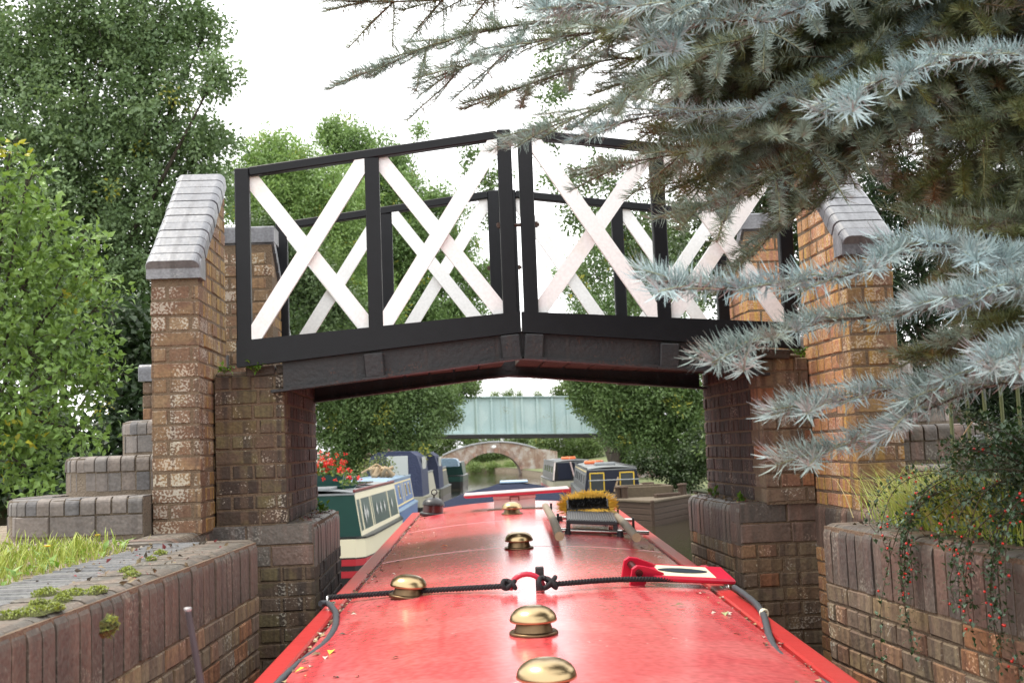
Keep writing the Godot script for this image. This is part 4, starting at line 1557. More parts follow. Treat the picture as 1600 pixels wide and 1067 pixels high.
func twist(parent: Node3D, pts: Array, r: float) -> void:
	var p := smooth_path(pts, 150)
	for s in 3:
		var m := MB.new()
		var q := []
		var rr := []
		var l := 0.0
		for i in p.size():
			var d: Vector3 = (p[mini(i + 1, p.size() - 1)] - p[maxi(i - 1, 0)]).normalized()
			var x := d.cross(Vector3.UP).normalized()
			var y := x.cross(d)
			if i > 0: l += p[i].distance_to(p[i - 1])
			var a := l / 0.045 * TAU / 1.0 + s * TAU / 3.0
			q.append(p[i] + (x * cos(a) + y * sin(a)) * r * 0.64)
			rr.append(r * 0.52)
		m.tube(q, rr, 6)
		part("strand", m, M.rope, parent)


func hose(parent: Node3D, pts: Array, called: String) -> void:
	var p := smooth_path(pts, 60)
	var rr := []
	for i in p.size(): rr.append(0.0125 + 0.0008 * sin(i * 1.7))
	var m := MB.new()
	m.tube(p, rr, 10)
	part(called, m, M.hose, parent)


# ---------------------------------------------------------------- leaves
func leaf_into(m: MB, at: Vector3, b: Basis, l: float, w: float) -> void:   # along +x, folded at the midrib, slightly drooping
	var r0 := at
	var mid := at + b * Vector3(l * 0.45, l * 0.06, 0)
	var tip := at + b * Vector3(l, -l * 0.08, 0)
	var a := at + b * Vector3(l * 0.4, l * 0.14, w / 2.0)
	var c := at + b * Vector3(l * 0.4, l * 0.14, -w / 2.0)
	m.tri(r0, a, mid)
	m.tri(a, tip, mid)
	m.tri(r0, mid, c)
	m.tri(mid, tip, c)


func leaf_mesh(l: float, w: float) -> ArrayMesh:
	var m := MB.new()
	leaf_into(m, Vector3.ZERO, Basis(), l, w)
	return m.done(true)


func leaf_clump(seed_: int, n: int, spread: float, l: float, w: float) -> ArrayMesh:   # a spray of leaves round a short twig
	var old := rng.state
	rng.seed = seed_
	var m := MB.new()
	for i in n:
		var d := rdir()
		d.y *= 0.7
		var p := d * spread * pow(rng.randf(), 0.5)
		var out := (d + rdir() * 0.7 + Vector3(0, -0.15, 0)).normalized()
		var g := rnd(0.75, 1.2)
		m.col = Color(g, g, g * rnd(0.9, 1.05))
		var up := (Vector3.UP + rdir() * 0.6).normalized()
		leaf_into(m, p, frame(out, up), l * rnd(0.7, 1.2), w * rnd(0.8, 1.15))
	rng.state = old
	return m.done(true)


# ---------------------------------------------------------------- moored boats
# Boat coordinates: x to the right, y above the water, -z away from the camera; z = 0 at the near end.
func shell(parent: Node3D, called: String, pr: Array, zs: Array, taper: Array, m: Material, smooth_top := false) -> void:
	# pr: half profile (x, y) from the bottom outwards and up; taper: width factor at each z
	var mb := MB.new()
	var secs := []
	for i in zs.size():
		var sec := []
		for q in pr: sec.append(Vector3(q.x * taper[i], q.y, zs[i]))
		for k in range(pr.size() - 1, -1, -1): sec.append(Vector3(-pr[k].x * taper[i], pr[k].y, zs[i]))
		secs.append(sec)
	mb.loft(secs, true, true)
	part(called, mb, m, parent)


func side_panel(parent: Node3D, called: String, sd: int, z0: float, z1: float, v0: float, v1: float, m: Material, proud: float, cab: Dictionary) -> MeshInstance3D:
	# a thin plate on the sloping cabin side; v runs from 0 at the gunwale to 1 at the roof
	var mb := MB.new()
	var f := func(v: float, z: float, p: float) -> Vector3: return Vector3(sd * (lerpf(cab.wb, cab.wt, v) + p), lerpf(cab.yb, cab.yt, v), z)
	var a := [f.call(v0, z0, 0.0), f.call(v0, z1, 0.0), f.call(v1, z1, 0.0), f.call(v1, z0, 0.0)]
	var b := [f.call(v0, z0, proud), f.call(v0, z1, proud), f.call(v1, z1, proud), f.call(v1, z0, proud)]
	if sd < 0:
		a.reverse()
		b.reverse()
	mb.quad(b[0], b[1], b[2], b[3])
	for i in 4:
		var j := (i + 1) % 4
		mb.quad(a[i], a[j], b[j], b[i])
	return part(called, mb, m, parent)


func moored_boat(label: String, at: Vector3, yaw: float, length: float, col: Dictionary) -> Node3D:
	var t := thing("moored_narrowboat", label, "narrowboat", at, "narrowboats moored along the canal")
	t.rotation.y = -yaw
	var g: float = col.get("gun", 0.85)
	var yt: float = col.get("top", 1.6)
	var cab := {"wb": 0.9, "wt": 0.79, "yb": g, "yt": yt}
	var zs := [0.25, 0.1, -0.5, -length + 3.0, -length + 1.2, -length]
	var tp := [0.8, 0.95, 1.0, 1.0, 0.7, 0.08]
	shell(t, "hull", [Vector2(0.98, -0.5), Vector2(1.02, 0.12), Vector2(1.03, g - 0.5 + 0.16)], zs, tp, col.low)
	shell(t, "hull_band", [Vector2(1.035, g - 0.345), Vector2(1.04, g - 0.03)], zs, tp, col.band)
	shell(t, "gunwale", [Vector2(1.06, g - 0.03), Vector2(1.06, g)], zs, tp, col.get("gunwale", M.boat_black))
	var c0: float = col.get("cab0", -0.3)
	var c1: float = -length + 2.4
	shell(t, "cabin", [Vector2(0.9, g), Vector2(0.79, yt)], [c0, c1], [1.0, 1.0], col.cabin)
	var m := MB.new()
	grid(m, 10, 2, func(u: float, v: float) -> Vector3:
		var x := lerpf(-0.81, 0.81, u)
		return Vector3(x, yt + 0.004 + 0.06 * (1.0 - pow(x / 0.81, 2.0)), lerpf(c0 + 0.02, c1 - 0.02, v)))
	m.quad(Vector3(-0.81, yt - 0.03, c0 + 0.02), Vector3(0.81, yt - 0.03, c0 + 0.02), Vector3(0.81, yt + 0.004, c0 + 0.02), Vector3(-0.81, yt + 0.004, c0 + 0.02))
	part("roof", m, col.roof, t)
	for s in [-1, 1]:
		m = MB.new()
		m.bar(Vector3(s * 0.79, yt + 0.035, c0), Vector3(s * 0.79, yt + 0.035, c1), 0.035, 0.05, Vector3.UP, 0.008)
		part("roof_rail", m, col.get("rail", col.roof), t)
	t.set_meta("cab", cab)
	return t


func boat_window(t: Node3D, sd: int, z0: float, z1: float, v0: float, v1: float, fm: Material, cab: Dictionary) -> void:
	var o := side_panel(t, "window", sd, z0, z1, v0, v1, fm, 0.012, cab)
	var dz := (z1 - z0) * 0.12
	side_panel(o, "pane", sd, z0 + dz, z1 - dz, v0 + 0.05, v1 - 0.05, M.window_glass, 0.02, cab)


func canopy(t: Node3D, z0: float, z1: float, w: float, y0: float, y1: float, cloth: Material, screen: bool) -> void:
	var m := MB.new()
	var secs := []
	for z in [z0, lerpf(z0, z1, 0.35), lerpf(z0, z1, 0.7), z1]:
		var k := 1.0 if z != z0 and z != z1 else 0.97
		var sec := [Vector3(w, y0, z), Vector3(w * 0.96, lerpf(y0, y1, 0.6), z), Vector3(w * 0.85 * k, lerpf(y0, y1, 0.88), z), Vector3(w * 0.6 * k, y1 - 0.02, z), Vector3(0, y1 * (1.0 if k == 1.0 else 0.995), z)]
		for i in range(3, -1, -1): sec.append(Vector3(-sec[i].x, sec[i].y, z))
		secs.append(sec)
	m.loft(secs, false, true)
	var c := part("canopy", m, cloth, t)
	if screen:
		m = MB.new()
		m.bev(Vector3(0.12, lerpf(y0, y1, 0.68), z0 + 0.01), Vector3(w * 0.75, (y1 - y0) * 0.42, 0.02), 0.006)
		part("clear_screen", m, M.pale_screen, c)
		m = MB.new()
		m.bev(Vector3(w * 0.95, lerpf(y0, y1, 0.7), lerpf(z0, z1, 0.5)), Vector3(0.02, (y1 - y0) * 0.3, absf(z1 - z0) * 0.5), 0.006)
		part("clear_screen", m, M.pale_screen, c)


func build_far_boats() -> void:
	# green boat with flowers
	var t := moored_boat("dark green narrowboat with cream painted panels and red flowers on its roof", Vector3(-2.43, 0, -20.1), 0.076, 8.0, {"low": M.boat_black, "band": M.cream, "cabin": M.boat_green, "roof": M.boat_grey, "rail": M.dark_red, "top": 1.58, "gun": 0.84, "cab0": 0.0})
	var cab: Dictionary = t.get_meta("cab")
	t.remove_meta("cab")
	var m := MB.new()
	for q in [[0.0, -0.03, 0.0, 1.0], [-5.5, -5.58, 0.0, 1.0]]: side_panel(t, "cream_border", 1, q[0] - 0.02, q[1] - 0.06, q[2], q[3], M.cream, 0.008, cab)
	side_panel(t, "cream_border", 1, -0.1, -5.5, 0.84, 1.0, M.cream, 0.008, cab)
	side_panel(t, "cream_border", 1, -0.1, -5.5, 0.0, 0.1, M.cream, 0.008, cab)
	for z in [-0.42, -0.5, -1.6, -1.68, -1.86, -4.1, -4.2]: side_panel(t, "cream_line", 1, z, z - 0.04, 0.1, 0.84, M.cream, 0.007, cab)
	for z in [-0.85, -1.12, -2.4, -2.95, -3.5, -4.7]:
		m = MB.new()   # painted lozenges
		var rh := 0.26 if z < -0.7 and z > -1.0 else 0.17
		var f := func(v: float, dz: float) -> Vector3: return Vector3(lerpf(cab.wb, cab.wt, v) + 0.009, lerpf(cab.yb, cab.yt, v), z + dz)
		m.quad(f.call(0.47 - rh, 0.0), f.call(0.47, -0.13), f.call(0.47 + rh, 0.0), f.call(0.47, 0.13))
		part("painted_lozenge", m, M.pale_screen, t)
	for y in [0.36, 0.16]:
		shell(t, "red_stripe", [Vector2(1.05, y), Vector2(1.05, y + 0.11)], [0.26, 0.1, -0.5, -5.0, -6.8, -8.0], [0.8, 0.95, 1.0, 1.0, 0.7, 0.08], M.boat_red)
	m = MB.new()
	m.bev(Vector3(-0.1, 1.66, -0.6), Vector3(0.9, 0.05, 0.9), 0.01)
	part("sliding_hatch", m, M.boat_grey, t)
	for z in [-2.2, -3.3]:
		m = MB.new()
		m.bev(Vector3(0.25, 1.67, z), Vector3(0.7, 0.03, 0.95), 0.006)
		part("solar_panel", m, M.window_glass, t)
	m = MB.new()
	for k in 9: m.tube([Vector3(-0.35 + k * 0.02, 1.58, 0.05), Vector3(-0.42 + k * 0.005, 0.95, 0.08)], [0.01, 0.01], 5) if k == 0 else null
	part("stern_rope", m, M.cream, t)
	# flower pots on its roof
	var base := Transform3D(Basis(Vector3.UP, -0.076), Vector3(-2.43, 0, -20.1))
	var pots := [[Vector3(-0.5, 1.645, -1.2), "green trough of red begonias with yellowing leaves on the green boat"], [Vector3(0.12, 1.65, -1.4), "green trough full of bright red begonias on the green boat"], [Vector3(0.42, 1.635, -1.0), "low tray of a few red flowers at the edge of the green boat's roof"]]
	for i in 3:
		var p := thing("flower_trough", pots[i][1], "flower pot", base * pots[i][0], "flower troughs on the green boat")
		m = MB.new()
		var hh: float = [0.22, 0.24, 0.05][i]
		m.hexa([Vector3(-0.22, 0, 0.08), Vector3(0.22, 0, 0.08), Vector3(0.22, 0, -0.08), Vector3(-0.22, 0, -0.08), Vector3(-0.27, hh, 0.12), Vector3(0.27, hh, 0.12), Vector3(0.27, hh, -0.12), Vector3(-0.27, hh, -0.12)])
		part("trough", m, M.boat_green, p)
		var xs := []
		var cs := PackedColorArray()
		for k in [60, 50, 12][i]:
			var q := Vector3(rng.randfn(0, 0.15), hh + absf(rng.randfn(0.08, 0.08)), rng.randfn(0, 0.09))
			xs.append(Transform3D(rbasis(rnd(0.8, 1.3)), q))
			cs.append([Color(0.1, 0.16, 0.03), Color(0.25, 0.26, 0.05), Color(0.07, 0.12, 0.03)][rng.randi() % 3])
		swarm("leaves", leaf_clump(5, 5, 0.04, 0.07, 0.05), M.leaf, p, xs, cs)
		xs = []
		cs = PackedColorArray()
		for k in [26, 60, 10][i]:
			var q := Vector3(rng.randfn(0, 0.17), hh + 0.06 + absf(rng.randfn(0.1, 0.1)), rng.randfn(0.02, 0.1))
			xs.append(Transform3D(rbasis(rnd(0.7, 1.2)), q))
			cs.append(Color(0.75, rnd(0.01, 0.05), 0.015))
		swarm("blossoms", leaf_clump(6, 7, 0.025, 0.045, 0.04), M.petal, p, xs, cs)

	# blue boat
	t = moored_boat("mid blue narrowboat with gold lined panels", Vector3(-2.27, 0, -28.4), 0.05, 9.0, {"low": M.boat_black, "band": M.boat_blue, "cabin": M.boat_blue, "roof": M.boat_pale_blue, "top": 1.52, "gun": 0.8, "cab0": 0.0, "gunwale": M.boat_pale_blue})
	cab = t.get_meta("cab")
	t.remove_meta("cab")
	for q in [[-0.1, -6.4, 0.88, 0.93], [-0.1, -6.4, 0.08, 0.13], [-0.1, -0.16, 0.13, 0.88], [-3.2, -3.26, 0.13, 0.88], [-3.6, -3.66, 0.13, 0.88], [-6.34, -6.4, 0.13, 0.88]]: side_panel(t, "gold_line", 1, q[0], q[1], q[2], q[3], M.gold_line, 0.007, cab)
	for z in [-1.0, -2.2, -4.2, -5.3]: boat_window(t, 1, z, z - 0.3, 0.32, 0.8, M.gold_line, cab)
	m = MB.new()
	m.tube([Vector3(-0.3, 1.72, -3.5), Vector3(0.1, 1.95, -3.7), Vector3(0.5, 1.7, -3.9)], [0.03, 0.03, 0.03], 7)
	for k in 12: m.tube([Vector3(rnd(-0.1, 0.6), 1.62, -3.6 + rnd(-0.3, 0.3)), Vector3(rnd(-0.1, 0.6), 1.85, -3.6 + rnd(-0.3, 0.3))], [0.07, 0.05], 7)
	part("log_bundle", m, M.pale_wood, t)
	for x in [-0.6, -0.35, -0.15]:
		m = MB.new()
		m.lathe([Vector2(0.08, 1.55), Vector2(0.08, 1.64), Vector2(0.1, 1.66), Vector2(0.001, 1.72)], 12, Transform3D(Basis(), Vector3(x, 0, -1.0 + x)))
		part("roof_vent", m, M.boat_black, t)

	# boats with canvas hoods further on
	t = moored_boat("narrowboat with a tall navy canvas hood and a clear screen", Vector3(-1.75, 0, -37.6), 0.07, 8.0, {"low": M.boat_black, "band": M.boat_beige, "cabin": M.boat_beige, "roof": M.boat_grey, "top": 1.5, "gun": 0.8, "cab0": -2.4, "gunwale": M.boat_beige})
	t.remove_meta("cab")
	canopy(t, 0.1, -2.4, 0.92, 0.8, 2.3, M.blue_canvas, true)
	t = moored_boat("olive narrowboat with a grey-navy canvas hood at its stern", Vector3(-1.3, 0, -46.4), 0.07, 8.5, {"low": M.boat_black, "band": M.boat_olive, "cabin": M.boat_olive, "roof": M.boat_grey, "top": 1.5, "gun": 0.75, "cab0": -2.3, "gunwale": M.boat_grey})
	cab = t.get_meta("cab")
	t.remove_meta("cab")
	canopy(t, 0.1, -2.3, 0.95, 0.75, 2.25, M.blue_canvas, true)
	side_panel(t, "gold_line", 1, -2.5, -6.0, 0.85, 0.9, M.gold_line, 0.007, cab)
	t = moored_boat("far dark green narrowboat with a pale blue hood near the arched bridge", Vector3(-0.1, 0, -68.0), 0.06, 9.0, {"low": M.boat_black, "band": M.boat_green, "cabin": M.boat_green, "roof": M.boat_grey, "top": 1.5, "gun": 0.75, "cab0": -2.3})
	t.remove_meta("cab")
	canopy(t, -0.2, -2.0, 0.72, 1.3, 1.8, M.boat_pale_blue, false)

	# right-hand boats
	t = moored_boat("dark navy narrowboat whose end doors have yellow-framed windows", Vector3(5.25, 0, -36.6), 0.08, 14.0, {"low": M.boat_black, "band": M.boat_black, "cabin": M.boat_navy, "roof": M.boat_grey, "rail": M.boat_black, "top": 1.47, "gun": 0.72, "cab0": 0.05})
	cab = t.get_meta("cab")
	t.remove_meta("cab")
	for i in 5: boat_window(t, -1, -1.0 - i * 1.9, -1.9 - i * 1.9, 0.3, 0.78, M.boat_grey, cab)
	side_panel(t, "gold_line", -1, -0.2, -11.0, 0.88, 0.92, M.gold_line, 0.007, cab)
	for s: int in [-1, 1]:
		var d := MB.new()
		d.bev(Vector3(s * 0.48, 1.06, 0.08), Vector3(0.5, 0.66, 0.03), 0.006)
		var dn := part("end_door", d, M.boat_navy, t)
		d = MB.new()
		for e in [[-0.22, 0.0, 0.035, 0.6], [0.22, 0.0, 0.035, 0.6], [0.0, 0.29, 0.47, 0.035], [0.0, -0.29, 0.47, 0.035]]:
			d.box(Vector3(s * 0.48 + e[0], 1.06 + e[1], 0.1), Vector3(e[2], e[3], 0.02))
		part("yellow_frame", d, M.yellow_paint, dn)
		d = MB.new()
		d.box(Vector3(s * 0.48, 1.06, 0.098), Vector3(0.4, 0.54, 0.006))
		part("pane", d, M.window_glass, dn)
	m = MB.new()
	m.tube([Vector3(-0.75, 0.75, 0.25), Vector3(-0.75, 1.12, 0.25), Vector3(0.85, 1.12, 0.25), Vector3(0.85, 0.75, 0.25)], [0.02, 0.02, 0.02, 0.02], 7)
	part("stern_rail", m, M.boat_grey, t)
	m = MB.new()
	m.bar(Vector3(0.05, 0.75, 0.3), Vector3(0.2, 1.2, 0.2), 0.04, 0.05)
	part("tiller", m, M.pale_wood, t)
	m = MB.new()
	m.bev(Vector3(0.0, 1.58, -3.6), Vector3(0.7, 0.12, 0.9), 0.03)
	part("folded_cover", m, M.boat_grey, t)
	buoy("orange and white lifebuoy lying on the navy boat's roof", Transform3D(Basis(Vector3.UP, -0.08), Vector3(5.25, 0, -36.6)) * Vector3(-0.3, 1.57, -5.2))
	t = moored_boat("black narrowboat with a red and white panel moored beyond the navy boat", Vector3(6.0, 0, -55.0), 0.03, 13.0, {"low": M.boat_red, "band": M.boat_beige, "cabin": M.boat_black, "roof": M.boat_grey, "top": 1.5, "gun": 0.62, "cab0": 0.0, "gunwale": M.boat_black})
	cab = t.get_meta("cab")
	t.remove_meta("cab")
	side_panel(t, "red_panel", -1, -0.1, -0.9, 0.0, 1.0, M.pink_paint, 0.01, cab)
	for i in 4: boat_window(t, -1, -1.8 - i * 2.0, -2.8 - i * 2.0, 0.35, 0.8, M.boat_grey, cab)
	for s: int in [-1, 1]:
		var d2 := MB.new()
		d2.bev(Vector3(s * 0.38, 1.06, 0.02), Vector3(0.66, 0.8, 0.03), 0.01)
		part("end_door", d2, M.boat_navy, t)
	m = MB.new()
	m.lathe([Vector2(0.001, -0.2), Vector2(0.16, -0.1), Vector2(0.2, 0.0), Vector2(0.16, 0.1), Vector2(0.001, 0.2)], 12, Transform3D(Basis(Vector3.RIGHT, 0.0), Vector3(0.55, 0.45, 0.42)))
	part("fender", m, M.boat_black, t)
	m = MB.new()
	m.bar(Vector3(0.05, 0.8, 0.2), Vector3(-0.1, 1.5, 0.05), 0.05, 0.05)
	part("barber_pole_tiller", m, M.white_red_edge, t)
	buoy("orange lifebuoy lying on the black boat's roof", Vector3(6.0, 1.61, -56.6))

	# timber work barge
	t = thing("work_barge", "weathered brown timber work barge with paired bollards and an open coaming", "barge", Vector3(5.6, 0, -33.6))
	var o := t.position
	var pl := [Vector2(4.55, -33.2), Vector2(5.5, -30.9), Vector2(7.1, -33.6), Vector2(6.85, -36.0), Vector2(4.75, -36.0)]
	m = MB.new()
	var lo := []
	for q in pl: lo.append(Vector2(q.x - o.x, -(q.y - o.z)))
	m.prism(lo, Transform3D(Basis(Vector3.RIGHT, Vector3.FORWARD, Vector3.UP), Vector3(0, -0.5, 0)), 1.14)
	part("hull_core", m, M.boat_black, t)
	for i in 5:
		var a: Vector2 = pl[i]
		var b: Vector2 = pl[(i + 1) % 5]
		for k in 4:
			m = MB.new()
			var y := 0.05 + k * 0.165
			m.bar(Vector3(a.x, y, a.y) - o, Vector3(b.x, y, b.y) - o, 0.05, 0.155, Vector3.UP, 0.012)
			part("hull_plank", m, M.barge_wood, t)
		m = MB.new()
		m.bar(Vector3(a.x, 0.66, a.y) - o, Vector3(b.x, 0.66, b.y) - o, 0.12, 0.08, Vector3.UP, 0.02)
		part("rubbing_strake", m, M.barge_deck, t)
	m = MB.new()
	m.bar(Vector3(5.5, -0.2, -30.88) - o, Vector3(5.5, 0.7, -30.88) - o, 0.1, 0.1, Vector3.RIGHT, 0.02)
	part("stem_post", m, M.barge_wood, t)
	m = MB.new()
	for q in lo.size(): pass
	m.prism(lo, Transform3D(Basis(Vector3.RIGHT, Vector3.FORWARD, Vector3.UP), Vector3(0, 0.645, 0)), 0.03)
	part("deck", m, M.barge_deck, t)
	for e in [[5.2, -33.6, 6.6, -33.6], [5.2, -35.4, 6.6, -35.4], [5.2, -33.6, 5.2, -35.4], [6.6, -33.6, 6.6, -35.4]]:
		m = MB.new()
		m.bar(Vector3(e[0], 0.82, e[1]) - o, Vector3(e[2], 0.82, e[3]) - o, 0.08, 0.32, Vector3.UP, 0.015)
		part("coaming_board", m, M.barge_deck, t)
	for q in [[4.95, -33.3], [5.12, -33.2], [6.85, -33.5], [6.95, -33.7], [6.2, -35.8], [6.35, -35.8]]:
		m = MB.new()
		m.lathe([Vector2(0.1, 0.67), Vector2(0.09, 0.95), Vector2(0.12, 0.97), Vector2(0.12, 1.02), Vector2(0.001, 1.03)], 10, Transform3D(Basis(), Vector3(q[0], 0, q[1]) - o))
		part("bollard", m, M.barge_wood, t)
	m = MB.new()
	m.bar(Vector3(5.9, 0.74, -32.6) - o, Vector3(6.7, 0.74, -33.1) - o, 0.16, 0.1, Vector3.UP, 0.02)
	part("timber_baulk", m, M.barge_wood, t)
	m = MB.new()
	m.tube([Vector3(7.1, 0.7, -33.6) - o, Vector3(7.12, 0.3, -33.55) - o, Vector3(7.1, -0.1, -33.6) - o], [0.05, 0.06, 0.05], 7)
	part("rope_fender", m, M.boat_black, t)


func buoy(label: String, at: Vector3) -> void:
	var t := thing("lifebuoy", label, "lifebuoy", at)
	for k in 4:
		var m := MB.new()
		var pts := []
		var rr := []
		for i in 9:
			var a := TAU * (k + i / 8.0) / 4.0
			pts.append(Vector3(cos(a) * 0.3, 0.05, sin(a) * 0.3))
			rr.append(0.065)
		m.tube(pts, rr, 8, false)
		part("foam_quarter", m, M.orange_paint if k % 2 == 0 else M.orange_paint, t)
	for k in 4:
		var m := MB.new()
		var a := TAU * k / 4.0
		ring(m, Vector3(cos(a) * 0.3, 0.05, sin(a) * 0.3), 0.067, 0.008, Basis(Vector3.UP, -a))
		part("white_band", m, M.cream, t)


# ---------------------------------------------------------------- bridges beyond
func build_far_bridges() -> void:
	var t := thing("girder_bridge", "pale blue-green steel plate girder bridge with upright stiffeners", "bridge", Vector3(3.6, 2.9, -60))
	var o := t.position
	var slope := -0.03
	for side in 2:
		var z := -60.0 - side * 3.6
		var zf := z + (0.06 if side == 0 else -0.06)
		for i in 19:
			var x := -4.0 + i * 0.8
			var m := MB.new()
			m.box(Vector3(x + 0.4, 4.0 + (x - 3.0) * slope, z) - o, Vector3(0.79, 1.86, 0.03))
			part("web_plate", m, M.pale_steel, t)
			m = MB.new()
			m.bev(Vector3(x, 4.0 + (x - 3.0) * slope, zf) - o, Vector3(0.1, 1.86, 0.11), 0.01)
			part("stiffener", m, M.pale_steel, t)
		var m2 := MB.new()
		m2.bar(Vector3(-4.2, 4.96 - 7.2 * slope, z) - o, Vector3(11.4, 4.96 + 8.4 * slope, z) - o, 0.4, 0.05)
		part("top_flange", m2, M.pale_steel, t)
		m2 = MB.new()
		m2.bar(Vector3(-4.2, 3.03 - 7.2 * slope, z) - o, Vector3(11.4, 3.03 + 8.4 * slope, z) - o, 0.4, 0.06)
		part("bottom_flange", m2, M.pale_steel, t)
	var m3 := MB.new()
	m3.bar(Vector3(-4.2, 2.9 - 7.2 * slope, -61.8) - o, Vector3(11.4, 2.9 + 8.4 * slope, -61.8) - o, 4.1, 0.18)
	part("deck", m3, M.dark_steel, t)
	for x in [-3.6, 10.6]:
		m3 = MB.new()
		m3.bev(Vector3(x, 1.6 + (x - 3.0) * slope, -61.8) - o, Vector3(1.6, 2.6, 5.0), 0.03)
		part("abutment", m3, M.arch[0], t)

	t = thing("arched_bridge", "old whitewashed red brick arched canal bridge with a pale coping", "bridge", Vector3(3.7, 0, -97))
	o = t.position
	var cx := 3.63
	var outline := [Vector2(-1.2, -0.6), Vector2(1.13, -0.6)]
	for k in 25:
		var a := PI * k / 24.0
		outline.append(Vector2(cx - 2.5 * cos(a), -0.05 + 2.0 * sin(a)))
	outline.append_array([Vector2(6.13, -0.6), Vector2(9.2, -0.6), Vector2(9.2, 1.85), Vector2(8.4, 2.02)])
	var topc := []
	for k in 17:
		var x := lerpf(7.4, -0.4, k / 16.0)
		topc.append(Vector2(x, 2.78 - 0.052 * pow(x - 3.9, 2.0)))
	outline.append_array(topc)
	outline.append(Vector2(-1.2, 1.6))
	var poly := []
	for q in outline: poly.append(Vector2(q.x - o.x, q.y))
	var m4 := MB.new()
	m4.prism(poly, Transform3D(Basis(), Vector3(0, 0, -2.0)), 3.6)
	part("wall", m4, M.arch[0], t)
	for k in 26:   # ring of arch bricks, each a little proud of the wall
		var a0 := PI * k / 26.0
		var a1 := PI * (k + 0.88) / 26.0
		var pr := []
		for e in [[2.5, 2.0, a0], [2.86, 2.36, a0], [2.86, 2.36, a1], [2.5, 2.0, a1]]:
			pr.append(Vector2(cx - e[0] * cos(e[2]) - o.x, -0.05 + e[1] * sin(e[2])))
		pr.reverse()
		m4 = MB.new()
		m4.prism(pr, Transform3D(Basis(), Vector3(0, 0, 1.55)), 0.09)
		part("arch_brick", m4, M.arch[k % 3], t)
	for k in topc.size() - 1:
		m4 = MB.new()
		var a: Vector2 = topc[k]
		var b: Vector2 = topc[k + 1]
		m4.bar(Vector3(a.x - o.x, a.y + 0.06, 1.5), Vector3(b.x - o.x, b.y + 0.06, 1.5), 0.42, 0.13, Vector3.UP, 0.02)
		part("coping_stone", m4, M.arch_cope, t)
	m4 = MB.new()
	var ov := []
	for k in 20: ov.append(Vector2(0.2 * cos(TAU * k / 20.0), 0.13 * sin(TAU * k / 20.0)))
	m4.prism(ov, Transform3D(Basis(), Vector3(3.9 - o.x, 2.45, 1.59)), 0.03)
	part("number_plate", m4, M.white_paint, t)


# ---------------------------------------------------------------- trees
var clumps := {}


func clump(kind: String) -> ArrayMesh:
	if not clumps.has(kind):
		match kind:
			"oak": clumps[kind] = leaf_clump(101, 26, 0.24, 0.1, 0.06)
			"hazel": clumps[kind] = leaf_clump(102, 18, 0.18, 0.085, 0.055)
			"ash": clumps[kind] = leaf_clump(103, 36, 0.36, 0.15, 0.07)
			"far": clumps[kind] = leaf_clump(104, 34, 0.5, 0.19, 0.12)
			"ivy": clumps[kind] = leaf_clump(105, 22, 0.22, 0.1, 0.085)
			"bush": clumps[kind] = leaf_clump(106, 20, 0.14, 0.055, 0.035)
			"conifer": clumps[kind] = leaf_clump(107, 40, 0.17, 0.13, 0.016)
	return clumps[kind]


